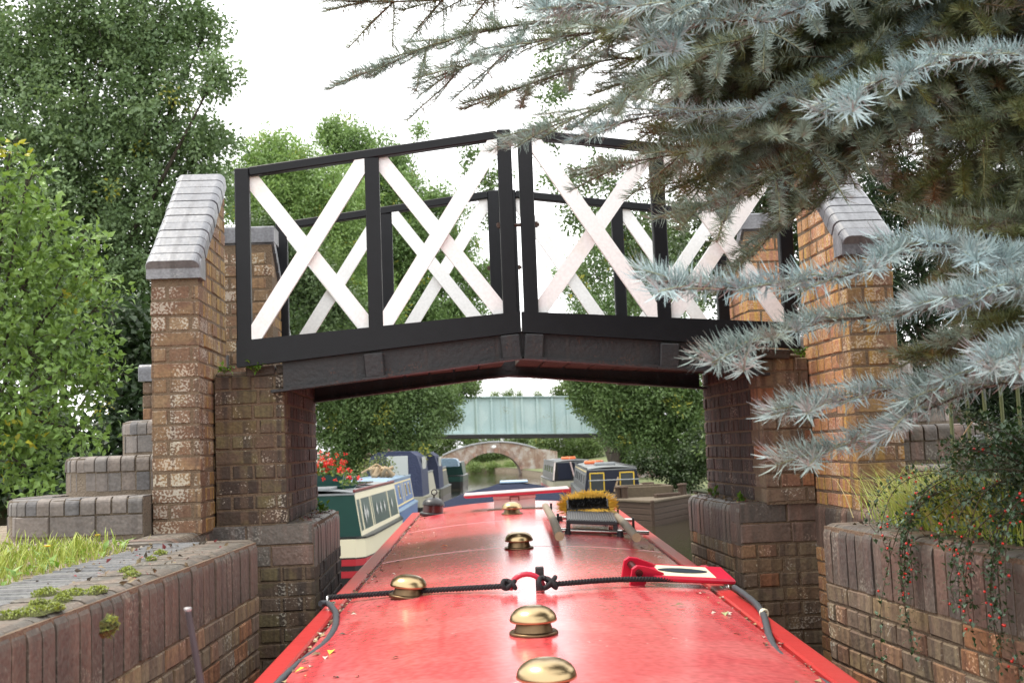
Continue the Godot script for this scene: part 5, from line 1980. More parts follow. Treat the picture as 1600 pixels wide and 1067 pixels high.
func tree(called: String, label: String, category: String, base: Vector3, trunk_r: float, z: float, blobs: Array, dens: float, kind: String, pal: Array, opt := {}) -> Node3D:
	# blobs: [px, py, radius in px, depth offset in m] at depth z: lobes of the crown
	var t := thing(called, label, category, base, opt.get("group", ""))
	var noise := FastNoiseLite.new()
	noise.seed = hash(label) % 1000
	noise.frequency = opt.get("lump", 0.55)
	var xs := []
	var cs := PackedColorArray()
	var limbs := MB.new()
	var mid := Vector3.ZERO
	var lobes := []
	for q in blobs:
		var zz: float = z + (q[3] if q.size() > 3 else 0.0)
		var c := atz(q[0], q[1], zz)
		var r: float = q[2] / FPX * zz
		lobes.append([c, r])
		mid += c
	mid /= blobs.size()
	var fork := base.lerp(Vector3(mid.x, mid.y, mid.z), opt.get("fork", 0.45))
	if opt.get("trunk", true):
		var tm := MB.new()
		tm.tube(smooth_path([base - Vector3(0, 0.3, 0), base.lerp(fork, 0.5) + Vector3(rnd(-0.1, 0.1), 0, rnd(-0.1, 0.1)), fork], 8).map(func(p): return p - base), range(9).map(func(i): return trunk_r * lerpf(1.2, 0.7, i / 8.0)), 10)
		part("trunk", tm, M.bark, t)
	for lo in lobes:
		var c: Vector3 = lo[0]
		var r: float = lo[1]
		var bend := fork.lerp(c, 0.5) + Vector3(rnd(-0.2, 0.2), rnd(0.0, 0.4), rnd(-0.2, 0.2)) * r
		if opt.get("trunk", true) and opt.get("limb", true):
			limbs.tube(smooth_path([fork, bend, c], 8).map(func(p): return p - base), range(9).map(func(i): return lerpf(trunk_r * 0.26, 0.008 + r * 0.006, i / 8.0)), 6)
		for k in 9:   # twigs into the lobe
			var e := c + rdir() * r * 0.85
			limbs.tube(smooth_path([c.lerp(bend, 0.15), c.lerp(e, 0.5) + rdir() * r * 0.15, e], 5).map(func(p): return p - base), [0.012 * r, 0.011 * r, 0.009 * r, 0.007 * r, 0.005 * r, 0.003 * r].map(func(x): return clampf(x, 0.003, 0.02)), 5)
		var n := int(dens * r * r * 105.0)
		var made := 0
		var tries := 0
		while made < n and tries < n * 6:
			tries += 1
			var d := rdir()
			var rad := pow(rng.randf(), 0.42)
			var p: Vector3 = c + Vector3(d.x, d.y * 0.9, d.z) * r * rad
			var nv := noise.get_noise_3d(p.x * 1.6 / (0.5 + r * 0.3), p.y * 2.4 / (0.5 + r * 0.3), p.z * 1.6 / (0.5 + r * 0.3))
			if nv < opt.get("gap", -0.12): continue
			if p.y < base.y + 0.05: continue
			made += 1
			xs.append(Transform3D(rbasis(rnd(0.75, 1.25) * opt.get("scale", 1.0)), p - base))
			var col: Color = pal[0].lerp(pal[1], clampf(0.5 + nv * 0.9 + rnd(-0.35, 0.35), 0.0, 1.0))
			if pal.size() > 2 and rng.randf() < opt.get("odd", 0.02): col = pal[2]
			cs.append(col)
	if limbs.v.size():
		var lb := part("branches", limbs, M.bark, t)
		if not opt.get("limb", true) or not opt.get("trunk", true): lb.set_meta("kind", "stuff")
	swarm("crown", clump(kind), M.leaf, t, xs, cs)
	return t


func build_trees() -> void:
	var G1 := Color(0.055, 0.085, 0.03)
	var G2 := Color(0.1, 0.135, 0.05)
	var YEL := Color(0.5, 0.42, 0.08)
	# the tall oak beyond the steps
	tree("oak_tree", "tall grey-green oak spreading above the brick steps", "tree", Vector3(-8.4, 1.2, -22.0), 0.42, 21.0, [
		[50, 50, 120], [180, 50, 120], [262, 70, 85], [322, 45, 42], [335, 120, 44, -1.0], [120, 180, 140], [250, 190, 105], [312, 235, 62], [40, 300, 130], [170, 320, 125], [285, 330, 85],
		[330, 290, 40], [110, 450, 130], [215, 440, 100], [300, 430, 60], [40, 540, 110], [180, 560, 90, 1.0], [-110, 120, 160], [-100, 380, 170], [130, -110, 140], [280, -70, 60]], 1.55, "oak", [Color(0.12, 0.17, 0.075), Color(0.28, 0.34, 0.17), YEL], {"odd": 0.006, "gap": -0.16, "fork": 0.35})
	# bright bush at the picture's edge
	tree("hazel_bush", "bright lime-green leafy bush leaning over beside the brick steps", "bush", Vector3(-4.6, 1.85, -10.6), 0.05, 10.5, [
		[15, 235, 32], [45, 265, 22], [5, 320, 70], [75, 345, 38], [118, 385, 34], [40, 430, 90], [120, 430, 70], [160, 470, 40], [50, 540, 100], [120, 560, 65], [165, 590, 42], [30, 640, 85], [110, 670, 70], [40, 730, 70], [-60, 400, 130], [-60, 600, 120]], 1.5, "hazel", [Color(0.1, 0.16, 0.035), Color(0.23, 0.31, 0.075), Color(0.5, 0.4, 0.04)], {"odd": 0.012, "gap": 0.1, "lump": 1.8, "fork": 0.3, "scale": 0.9})
	# shade bushes behind the steps
	tree("laurel_bush", "dark green bush in the shade behind the brick steps", "bush", Vector3(-5.6, 1.7, -14.5), 0.08, 14.0, [[60, 740, 90], [150, 710, 85], [205, 690, 60], [200, 610, 60], [190, 520, 70], [20, 700, 90], [225, 760, 50], [-60, 740, 90]], 2.0, "ivy", [Color(0.022, 0.04, 0.014), Color(0.05, 0.08, 0.03)], {"gap": -0.2})
	# pale trees seen through the bridge
	tree("ash_tree", "pale yellow-green ash rising behind the brick parapet and the footbridge rail", "tree", Vector3(-8.5, 0.5, -44.0), 0.35, 42.0, [
		[420, 250, 50], [395, 300, 60], [460, 270, 65], [440, 340, 80], [520, 320, 75], [500, 400, 85], [420, 430, 80], [480, 490, 90], [560, 480, 75], [400, 540, 80]], 0.95, "ash", [Color(0.2, 0.28, 0.09), Color(0.36, 0.44, 0.16), Color(0.5, 0.44, 0.1)], {"gap": -0.12, "odd": 0.015})
	tree("ash_tree", "grey-green ash with a ragged top behind the footbridge's middle posts", "tree", Vector3(-4.5, 0.5, -50.0), 0.35, 47.0, [
		[540, 225, 45], [590, 250, 45], [520, 210, 25], [570, 300, 65], [640, 320, 60], [620, 260, 28], [600, 390, 80], [670, 380, 60], [700, 320, 35], [650, 460, 75], [560, 430, 80], [710, 430, 42], [600, 540, 90], [690, 520, 60], [735, 470, 34], [720, 385, 30], [755, 430, 22], [745, 530, 36], [700, 570, 50], [655, 200, 12]], 0.95, "ash", [Color(0.16, 0.23, 0.08), Color(0.31, 0.39, 0.15), Color(0.5, 0.42, 0.08)], {"gap": -0.1, "odd": 0.015})
	tree("field_maple", "dark green field maple low behind the white crossed bars", "tree", Vector3(-6.0, 0.5, -36.0), 0.25, 35.0, [[450, 400, 55], [480, 440, 60], [520, 480, 50], [440, 500, 60], [420, 360, 35]], 0.8, "oak", [Color(0.08, 0.12, 0.045), Color(0.17, 0.21, 0.09)], {"scale": 1.5})
	tree("oak_tree", "thin-leaved oak branches against the sky around the meeting posts of the footbridge", "tree", Vector3(9.5, 1.2, -25.0), 0.16, 23.0, [
		[755, 275, 42], [725, 245, 20], [770, 330, 25], [742, 330, 14], [858, 130, 40], [850, 210, 34], [880, 60, 50], [905, 330, 40], [960, 360, 60], [1030, 360, 65], [1000, 440, 60], [920, 430, 36], [1060, 440, 60], [880, 290, 35], [950, 280, 50]], 0.85, "oak", [Color(0.09, 0.14, 0.05), Color(0.2, 0.25, 0.1), YEL], {"gap": -0.08, "fork": 0.5, "limb": false})
	tree("sycamore_tree", "dark sycamore standing behind the fir and the far orange parapet", "tree", Vector3(8.6, 1.2, -20.0), 0.35, 19.0, [[1120, 330, 110], [1200, 220, 130], [1180, 430, 110], [1290, 330, 120], [1110, 180, 90], [1280, 480, 110], [1160, 560, 70]], 1.0, "oak", [Color(0.03, 0.05, 0.018), Color(0.075, 0.1, 0.035)], {"gap": -0.25})
	tree("lime_tree", "soft pale lime tree far behind the railing half overhung by the fir", "tree", Vector3(9.5, 0.6, -62.0), 0.3, 60.0, [[890, 430, 34], [930, 470, 48], [900, 530, 44], [980, 470, 60], [865, 560, 30], [1040, 480, 60], [950, 390, 45], [1000, 400, 50], [845, 575, 18], [930, 350, 32], [1060, 400, 60]], 0.55, "ash", [Color(0.16, 0.23, 0.09), Color(0.3, 0.38, 0.16), YEL], {"gap": -0.15, "odd": 0.01})
	# left bank under the bridge
	tree("hawthorn_tree", "mid-green hawthorn hanging over the moored green and blue boats", "tree", Vector3(-5.2, 0.6, -44.0), 0.25, 43.0, [[520, 650, 50], [560, 640, 55], [610, 630, 55], [655, 645, 45], [690, 625, 30], [530, 700, 45], [590, 690, 40], [640, 690, 32], [500, 600, 60], [570, 590, 50], [640, 595, 45], [540, 740, 30]], 0.85, "ash", [Color(0.11, 0.165, 0.055), Color(0.25, 0.31, 0.125), YEL], {"gap": -0.1})
	tree("willow_tree", "willow with drooping leaves covering the girder bridge's far end", "tree", Vector3(-3.0, 0.6, -56.0), 0.2, 55.0, [[690, 610, 28], [715, 600, 22], [700, 650, 20], [680, 670, 18], [735, 608, 14]], 1.0, "ash", [Color(0.09, 0.13, 0.04), Color(0.18, 0.22, 0.075)], {})
	tree("bramble_bush", "yellow-green brambles on the bank behind the flowers on the green boat", "bush", Vector3(-3.6, 0.5, -36.0), 0.04, 36.0, [[590, 722, 15], [608, 730, 13], [570, 728, 13], [545, 745, 14]], 1.0, "bush", [Color(0.14, 0.17, 0.04), Color(0.24, 0.24, 0.07)], {"trunk": false, "scale": 1.6})
	# right bank
	tree("sycamore_tree", "broad-leaved sycamore shading the moored navy boats", "tree", Vector3(9.6, 0.8, -46.0), 0.4, 41.0, [[905, 610, 28], [940, 625, 42], [985, 620, 50], [1040, 620, 60], [1085, 640, 55], [960, 670, 30], [1010, 680, 45], [1070, 700, 50], [900, 585, 24], [960, 570, 60], [1060, 560, 60]], 0.95, "ash", [Color(0.095, 0.145, 0.045), Color(0.23, 0.29, 0.105), YEL], {"gap": -0.14})
	tree("elder_bush", "dark elder thicket along the towpath behind the timber barge", "bush", Vector3(9.8, 0.7, -39.0), 0.06, 39.0, [[1030, 730, 28], [1070, 735, 35], [1095, 720, 35], [1000, 720, 22], [1060, 760, 20], [1110, 690, 40]], 1.4, "ivy", [Color(0.03, 0.05, 0.016), Color(0.07, 0.1, 0.03)], {"gap": -0.2})
	tree("alder_tree", "alder with a dark bare trunk beside the girder bridge", "tree", Vector3(8.3, 0.6, -57.0), 0.32, 57.0, [[950, 660, 26], [975, 690, 24], [1000, 660, 30], [920, 640, 20], [985, 720, 18]], 0.9, "ash", [Color(0.05, 0.08, 0.028), Color(0.11, 0.15, 0.05)], {"fork": 0.6})
	tree("hawthorn_tree", "row of hawthorn along the back of the towpath, hidden in part by the brown pier", "tree", Vector3(13.0, 0.9, -30.0), 0.15, 29.0, [[1180, 620, 60], [1260, 610, 70], [1350, 620, 75], [1450, 610, 80], [1550, 600, 80], [1150, 690, 50], [1300, 690, 60]], 0.6, "ash", [Color(0.06, 0.09, 0.03), Color(0.14, 0.18, 0.06), YEL], {"gap": -0.2, "limb": false})  # row added to close the view and cover open sky behind the fir
	# beyond the far bridges
	var far := [
		["poplar_tree", "far pale trees above the girder bridge's willow end", -3.0, 84.0, [[735, 600, 16], [715, 590, 20], [690, 600, 26], [660, 590, 34]]],
		["poplar_tree", "far yellowing trees just over the girder bridge's sycamore end", 12.0, 82.0, [[870, 612, 12], [890, 606, 16], [915, 600, 22], [945, 600, 26]]],
		["poplar_tree", "low distant treetops showing over the middle of the girder bridge", 6.0, 130.0, [[775, 618, 8], [795, 616, 9], [812, 619, 7], [840, 620, 8]]],
		["birch_tree", "sunlit birches behind the arched bridge beside the hooded boats", -4.0, 112.0, [[655, 700, 24], [680, 690, 24], [705, 686, 20], [640, 680, 30], [730, 684, 14], [690, 715, 18]]],
		["birch_tree", "green birches seen through and over the arch of the old bridge", 4.5, 116.0, [[740, 722, 22], [770, 715, 24], [800, 722, 22], [770, 690, 18], [740, 690, 16], [805, 690, 18], [830, 686, 20]]],
		["birch_tree", "birches beyond the old arched bridge on the towpath side", 11.0, 108.0, [[850, 690, 22], [880, 690, 26], [910, 700, 26], [865, 715, 18], [900, 725, 20], [930, 690, 28]]]]
	for q in far:
		tree(q[0], q[1], "tree", Vector3(q[2], 0.5, -q[3]), 0.25, q[3], q[4], 0.42, "far", [Color(0.09, 0.125, 0.035), Color(0.2, 0.24, 0.08), YEL], {"gap": -0.25, "group": "trees beyond the far bridges"})
	tree("reed_bed", "pale green reeds at the water's edge under the arched bridge", "plant", Vector3(4.0, 0.1, -109.0), 0.05, 109.0, [[740, 735, 14], [770, 735, 14], [800, 733, 14], [820, 735, 10]], 0.9, "ash", [Color(0.14, 0.18, 0.05), Color(0.24, 0.28, 0.09)], {"trunk": false})
	# dark conifers behind the fir
	for q in [["dark cypress showing behind the grey coping of the salmon parapet", Vector3(5.2, 1.85, -11.0), 10.5, [[1375, 330, 60], [1400, 270, 50], [1360, 420, 55], [1430, 380, 60], [1400, 480, 60], [1440, 300, 50], [1330, 480, 50], [1390, 560, 60], [1450, 470, 60], [1350, 560, 50]]], ["cypress mass filling the gap behind the green railing and fir", Vector3(7.0, 1.85, -12.0), 11.5, [[1520, 330, 70], [1560, 430, 90], [1500, 450, 70], [1590, 560, 90], [1500, 560, 70], [1480, 650, 60], [1570, 660, 80], [1640, 400, 100], [1560, 180, 80], [1640, 620, 100]]]]:
		tree("cypress_tree", q[0], "tree", q[1], 0.12, q[2], q[3], 2.4, "conifer", [Color(0.012, 0.025, 0.01), Color(0.035, 0.06, 0.022)], {"gap": -0.3, "lump": 0.9})


# ---------------------------------------------------------------- the blue fir in front
var shoot_meshes := []


func shoot_mesh(seed_: int, ln: float, n: int, half := 0.0012, most := 0.058) -> ArrayMesh:   # one year's growth: a twig along +x with needles swept forward and up
	var old := rng.state
	rng.seed = seed_
	var m := MB.new()
	m.col = Color(0.75, 0.6, 0.38)
	m.tube([Vector3.ZERO, Vector3(ln * 0.5, 0.003, 0), Vector3(ln, 0, 0)], [0.0022, 0.0018, 0.0014], 5)
	for i in n:
		var k := float(i) / n
		var a := rnd(-2.75, 2.75)
		var x := ln * pow(k, 0.85)
		var side := Vector3(0, cos(a), sin(a))
		var fwd := lerpf(0.3, 1.3, pow(k, 3.0)) + rnd(-0.2, 0.2)
		var d := (side + Vector3.RIGHT * fwd + Vector3.UP * 0.15).normalized()
		var l := rnd(0.55, 1.0) * most * (0.75 + 0.25 * absf(sin(a)))
		var p := Vector3(x, 0, 0)
		var w := d.cross(side + Vector3(0.3, 0, 0)).normalized() * half
		var q := p + d * l * 0.55 + Vector3.UP * l * 0.03
		var e := p + d * l + Vector3.UP * l * 0.12
		var g := rnd(0.6, 1.2)
		m.col = Color(g, g, g)
		m.quad(p - w, p + w, q + w, q - w)
		m.quad(q - w, q + w, e + w * 0.25, e - w * 0.25)
	rng.state = old
	return m.done(true)


func shoots(pts: Array, up: Vector3, young: float, out: Dictionary, spread: float, twig: MB, off: Vector3) -> void:
	# pts: branch from its base to its tip. Sets shoots along it and on side branches in the plane square to up.
	var p := smooth_path(pts, 40)
	var total := 0.0
	for i in 40: total += p[i].distance_to(p[i + 1])
	twig.tube(p.map(func(q): return q - off), range(41).map(func(i): return lerpf(0.003 + total * 0.003, 0.0018, i / 40.0)), 6)
	var step := 0.078
	var l := 0.02
	var side := 1
	while l < total - 0.02:
		var q := walk(p, l)
		var left := total - l
		put_shoot(out, q[0], q[1] + rdir() * 0.2, up, young if left < 0.3 or young > 0.6 else young * 0.45)
		put_shoot(out, q[0], q[1] + (q[1] as Vector3).cross(up).normalized() * rnd(-0.6, 0.6) + rdir() * 0.15, up, young if left < 0.3 or young > 0.6 else young * 0.45)
		side = -side
		var sl := minf(spread * (0.35 + 0.65 * left / total) * rnd(0.7, 1.15), left * 0.75 + 0.06)
		if sl > 0.1:
			var sd: Vector3 = (q[1] as Vector3).cross(up).normalized() * side
			var d := ((q[1] as Vector3) * 0.75 + sd * 0.9 + rdir() * 0.2 + Vector3.DOWN * 0.2).normalized()
			var s := 0.0
			var at: Vector3 = q[0]
			var o2 := -side
			twig.tube([at - off, at + d * sl * 0.9 - off], [0.0028, 0.0015], 5, false)
			while s < sl:
				put_shoot(out, at + d * s, d + rdir() * 0.1, up, young if sl - s < 0.2 or young > 0.6 else young * 0.5)
				if sl - s > 0.13:
					o2 = -o2
					var d2 := (d * 0.8 + d.cross(up).normalized() * 0.8 * o2 + rdir() * 0.12).normalized()
					put_shoot(out, at + d * s, d2, up, young)
				s += 0.08
		l += step
	var last := walk(p, total - 0.002)
	put_shoot(out, last[0] - last[1] * 0.06, last[1], up, young)
	for k in [-0.7, 0.7]:
		put_shoot(out, last[0] - last[1] * 0.07, last[1] + (last[1] as Vector3).cross(up) * k, up, young)


func put_shoot(out: Dictionary, at: Vector3, d: Vector3, up: Vector3, young: float) -> void:
	var s := rnd(0.85, 1.15)
	out.x.append(Transform3D(frame(d, up).scaled(Vector3.ONE * s), at))
	var blue := Color(0.34, 0.46, 0.49).lerp(Color(0.43, 0.54, 0.54), rng.randf())
	var olive := Color(0.085, 0.115, 0.04).lerp(Color(0.17, 0.18, 0.05), rng.randf())
	if rng.randf() < 0.06: olive = Color(0.14, 0.085, 0.035)
	out.c.append(olive.lerp(blue, clampf(young + rnd(-0.2, 0.2), 0.0, 1.0)))


func build_fir() -> void:
	var base := Vector3(2.75, 1.85, -3.6)
	var t := thing("blue_fir", "blue-needled fir reaching its branches in front of the footbridge", "tree", base)
	var m := MB.new()
	m.tube([Vector3(0, -0.2, 0), Vector3(0.02, 1.5, 0), Vector3(-0.02, 3.5, 0.05), Vector3(0, 6.0, 0)], [0.13, 0.11, 0.085, 0.04], 12)
	part("trunk", m, M.red_bark, t)
	for k in 3: shoot_meshes.append(shoot_mesh(300 + k, 0.11, 84))
	for k in 3: shoot_meshes.append(shoot_mesh(310 + k, 0.13, 120, 0.0008, 0.042))
	# branches the photograph lets one follow: [px, py, z] from the base to the tip, young: how blue
	var br := [
		[[[1700, 395, 2.9], [1600, 405, 2.7], [1500, 385, 2.55], [1420, 385, 2.5], [1330, 430, 2.4], [1230, 440, 2.35], [1140, 452, 2.3], [1035, 440, 2.25]], 0.95, 0.20],
		[[[1700, 470, 2.7], [1560, 455, 2.6], [1420, 490, 2.55], [1300, 500, 2.5], [1190, 530, 2.4], [1135, 560, 2.35]], 0.70, 0.17],
		[[[1700, 520, 2.7], [1600, 545, 2.55], [1480, 590, 2.5], [1360, 615, 2.45], [1245, 640, 2.4]], 0.75, 0.18],
		[[[1700, 590, 2.7], [1560, 600, 2.6], [1450, 640, 2.55], [1340, 690, 2.5], [1245, 718, 2.45]], 0.70, 0.16],
		[[[1680, 520, 2.5], [1560, 560, 2.45], [1460, 615, 2.45], [1400, 665, 2.45]], 0.85, 0.13],
		[[[1700, 70, 2.6], [1590, 85, 2.45], [1480, 95, 2.4], [1390, 120, 2.35], [1302, 165, 2.3]], 1.00, 0.13],
		[[[1720, 330, 2.5], [1650, 420, 2.4], [1560, 455, 2.35], [1470, 470, 2.35]], 0.90, 0.16],
		[[[1720, 420, 2.3], [1640, 520, 2.25], [1560, 560, 2.2]], 0.90, 0.14],
		[[[1150, -40, 3.3], [980, 20, 3.2], [800, 40, 3.1], [680, 70, 3.05], [578, 112, 3.0]], 0.48, 0.29],
		[[[1150, 0, 3.2], [1000, 40, 3.1], [860, 60, 3.05], [760, 90, 3.0], [690, 118, 2.95]], 0.53, 0.29],
		[[[1100, 40, 3.4], [960, 90, 3.3], [860, 120, 3.25], [765, 155, 3.2]], 0.31, 0.29],
		[[[1000, -60, 3.5], [820, -20, 3.4], [680, 0, 3.4], [540, 2, 3.3]], 0.35, 0.32],
		[[[1250, 20, 3.0], [1100, 90, 2.9], [980, 150, 2.85], [880, 190, 2.8], [822, 215, 2.8]], 0.48, 0.29],
		[[[1200, -40, 2.6], [1080, 0, 2.5], [980, 10, 2.45], [870, 12, 2.4]], 0.95, 0.19],
		[[[1280, 0, 2.7], [1180, 30, 2.6], [1090, 40, 2.55], [1030, 60, 2.5]], 0.90, 0.18],
		[[[1280, 120, 3.0], [1140, 170, 2.9], [1020, 180, 2.85], [930, 205, 2.8]], 0.85, 0.17],
		[[[1300, 160, 3.1], [1180, 210, 3.0], [1060, 240, 2.95], [940, 260, 2.9]], 0.31, 0.32],
		[[[1350, 180, 3.1], [1250, 250, 3.0], [1150, 300, 2.95], [1060, 330, 2.9]], 0.35, 0.29],
		[[[1400, 200, 3.2], [1320, 280, 3.1], [1250, 330, 3.05], [1190, 380, 3.0], [1150, 420, 3.0]], 0.26, 0.26],
		[[[1420, 160, 3.3], [1340, 230, 3.2], [1270, 280, 3.15], [1230, 330, 3.1]], 0.13, 0.29],
	]
	for q in br:
		var pts := []
		for e in q[0]: pts.append(atz(e[0], e[1], e[2]))
		pts.insert(0, Vector3(base.x, pts[0].y + absf(base.x - pts[0].x) * (0.55 if q[0][0][1] < 200 else 0.15), base.z))
		fir_branch(t, base, pts, q[1], q[2], 0.35, q[0][0][2] > 2.95)
	# the inner mass of the tree, olive and brown, further back
	for i in 120:
		var px := rnd(960, 1640)
		var floor_y := 235.0
		if px > 1040: floor_y = 310.0
		if px > 1290: floor_y = 275.0
		if px > 1420: floor_y = 360.0
		var py := rnd(-40, floor_y)
		var z := rnd(2.9, 4.4)
		var tip := atz(px, py, z)
		var bs := Vector3(base.x, tip.y + rnd(0.3, 0.8) * absf(base.x - tip.x) + 0.05, base.z)
		var mid := bs.lerp(tip, 0.5) + Vector3(rnd(-0.1, 0.1), rnd(-0.02, 0.12), rnd(-0.25, 0.25))
		fir_branch(t, base, [bs, mid, tip], rnd(-0.15, 0.3), rnd(0.24, 0.38), 1.0, true)
	for i in 24:   # low olive branches at the edge of the picture
		var tip := atz(rnd(1440, 1660), rnd(300, 560), rnd(2.9, 3.4))
		var bs := Vector3(base.x, tip.y + rnd(0.05, 0.3), base.z)
		fir_branch(t, base, [bs, bs.lerp(tip, 0.5) + Vector3(0, 0.03, 0), tip], rnd(-0.1, 0.2), rnd(0.2, 0.3), 0.9, true)


func fir_branch(t: Node3D, base: Vector3, pts: Array, young: float, spread: float, wild := 0.25, fine := false) -> void:
	var out := {"x": [], "c": PackedColorArray()}
	var tw := MB.new()
	var up := (Vector3.UP + Vector3(rnd(-0.3, 0.3), 0, rnd(-0.2, 0.5)) + rdir() * wild).normalized()
	shoots(pts, up, young, out, spread, tw, base)
	var b := part("branch", tw, M.red_bark, t)
	var sets := [[], [], []]
	var cols := [PackedColorArray(), PackedColorArray(), PackedColorArray()]
	for i in out.x.size():
		var k: int = i % 3
		var x: Transform3D = out.x[i]
		x.origin -= base
		sets[k].append(x)
		cols[k].append(out.c[i])
	for k in 3:
		if sets[k].size(): swarm("needles", shoot_meshes[k + (3 if fine else 0)], M.needle, b, sets[k], cols[k])


# ---------------------------------------------------------------- small plants
func blade_mesh() -> ArrayMesh:   # a bent grass blade 1 m tall before scaling
	var m := MB.new()
	var w := 0.022
	var pts := [Vector3(0, 0, 0), Vector3(0.03, 0.4, 0), Vector3(0.13, 0.75, 0), Vector3(0.33, 0.98, 0)]
	for i in 3:
		var a := w * (1.0 - i / 3.4)
		var b := w * (1.0 - (i + 1) / 3.4) if i < 2 else 0.002
		m.quad(pts[i] + Vector3(0, 0, a), pts[i] - Vector3(0, 0, a), pts[i + 1] - Vector3(0, 0, b), pts[i + 1] + Vector3(0, 0, b))
	return m.done(true)


func build_small_plants() -> void:
	var blade := blade_mesh()
	# grass strip along the left lockside
	var nz := FastNoiseLite.new()
	nz.seed = 8
	nz.frequency = 1.7
	var xs := []
	var cs := PackedColorArray()
	var n := 0
	while n < 17000:
		var x := rnd(-3.2, -1.27)
		var z := rnd(-5.35, -1.2)
		var edge := -1.31 - (z + 5.0) * 0.03 + nz.get_noise_2d(z * 3.0, 3.0) * 0.09
		if x > edge: continue
		if z < -4.9 - 0.25 * nz.get_noise_1d(x * 3.0) - (x + 1.3) * 0.12 and rng.randf() < 0.93: continue
		var q := nz.get_noise_2d(x, z)
		if q < -0.28 and rng.randf() < 0.8: continue
		var h := rnd(0.03, 0.085) * (1.0 + q * 0.6) * (0.6 if x > edge - 0.1 else 1.0)
		xs.append(Transform3D(Basis(Vector3.UP, rnd(0, TAU)) * Basis(Vector3.RIGHT, rnd(-0.5, 0.5)) * Basis().scaled(Vector3(h, h, h * 2.4)), Vector3(x, 1.888, z)))
		var g := rng.randf()
		cs.append(Color(0.18, 0.25, 0.03).lerp(Color(0.36, 0.4, 0.07), g) if rng.randf() > 0.12 else Color(0.36, 0.31, 0.12))
		n += 1
	tag(swarm("grass", blade, M.grass_blade, self, xs, cs), "short bright green grass along the mossy lock wall", "grass", "", "stuff")
	# broad leaves of plantain and dandelion in it
	xs = []
	cs = PackedColorArray()
	for i in 900:
		var x := rnd(-2.7, -1.34)
		var z := rnd(-5.15, -2.4)
		xs.append(Transform3D(Basis(Vector3.UP, rnd(0, TAU)) * Basis(Vector3.BACK, rnd(0.1, 0.9)).scaled(Vector3.ONE * rnd(0.5, 1.2)), Vector3(x, 1.892, z)))
		cs.append(Color(0.12, 0.2, 0.02).lerp(Color(0.24, 0.32, 0.05), rng.randf()))
	tag(swarm("ground_foliage", leaf_mesh(0.07, 0.026), M.leaf, self, xs, cs), "broad weed leaves among the grass", "weeds", "", "stuff")
	var petal := MB.new()
	petal.col = Color(0.8, 0.52, 0.02)
	for i in 26:
		var a := TAU * i / 26.0 * 2.0
		leaf_into(petal, Vector3.ZERO, frame(Vector3(cos(a), 0.25 + 0.5 * (i / 26.0), sin(a)), Vector3.UP), 0.016, 0.006)
	var pm := petal.done(true)
	var fl := [[157, 812, "dandelion on a tall stalk by the lichen-spotted parapet"], [123, 818, "small dandelion in the grass near the steps"], [152, 842, "dandelion in the middle of the grass strip"], [73, 862, "low dandelion near the mossy coping"], [210, 818, "dandelion bud at the gravel edge before the steps"]]
	for q in fl:
		var p := aty(q[0], q[1] + 16, 1.89)
		var o := thing("dandelion", "yellow " + q[2], "flower", p, "dandelions in the lockside grass")
		var m := MB.new()
		var h := 0.055
		m.tube([Vector3.ZERO, Vector3(0.006, h * 0.6, 0), Vector3(0.0, h, 0)], [0.0018, 0.0016, 0.0015], 5)
		part("stalk", m, M.green_bar, o)
		part("flower_head", pm, M.petal, o, Transform3D(Basis(), Vector3(0, h, 0)))

	# moss cushions on the coping: lumpy low domes
	var cushions := [[50, 958, 0.08, 0.05], [10, 965, 0.05, 0.04], [85, 952, 0.05, 0.03], [110, 930, 0.12, 0.04], [150, 925, 0.1, 0.03], [70, 928, 0.1, 0.04], [198, 893, 0.06, 0.03], [205, 900, 0.07, 0.03], [250, 866, 0.07, 0.03], [235, 876, 0.05, 0.025], [95, 940, 0.06, 0.03], [60, 945, 0.04, 0.03]]
	for i in cushions.size():
		var q: Array = cushions[i]
		var p := aty(q[0], q[1], 1.9)
		var o := thing("moss_cushion", "olive moss cushion growing on the brown lock coping beside the grass", "moss", p, "moss cushions on the lock coping")
		o.rotation.y = 0.05
		part("cushion", moss_dome(q[3] * 0.8, 0.012, q[2] * 0.7, i), M.moss, o)
		moss_fuzz(o, q[3] * 0.85, q[2] * 0.75, Basis())
	var mw := thing("moss_cushion", "bright moss tuft hanging on the face of the plum-brown lock wall", "moss", Vector3(-0.9, 1.72, -3.25))
	mw.position = atx_wall(168, 978)
	part("cushion", moss_dome(0.022, 0.02, 0.05, 77), M.moss, mw, Transform3D(Basis(Vector3.BACK, -PI / 2.0), Vector3.ZERO))
	moss_fuzz(mw, 0.022, 0.045, Basis(Vector3.BACK, -PI / 2.0))
	# small ferny weeds: on the pier under the bridge end, at the coping, on the right base
	for q in [[Vector3(-0.98, 2.69, -5.92), 26, 0.1, "leafy green weed rooted on top of the sooty pier by the black beam"], [Vector3(-1.13, 2.69, -5.92), 12, 0.06, "small weed rooted where the sooty pier meets the parapet"], [Vector3(1.9, 2.69, -5.95), 14, 0.07, "small weed rooted on top of the brown pier by the beam end"], [Vector3(1.62, 1.915, -6.3), 14, 0.05, "low weed on the wide ledge of the brown pier's base"], [Vector3(1.6, 1.915, -6.9), 14, 0.06, "low weed on the far corner of the brown pier's ledge"], [Vector3(1.92, 2.35, -5.98), 10, 0.04, "tiny fern in a joint beside the salmon parapet"], [Vector3(-0.76, 1.915, -7.0), 20, 0.07, "upright green weed at the sooty pier's foot above the water"]]:
		var o := thing("weed", q[3], "weed", q[0], "weeds growing in the brickwork")
		var a := []
		var c := PackedColorArray()
		var m := MB.new()
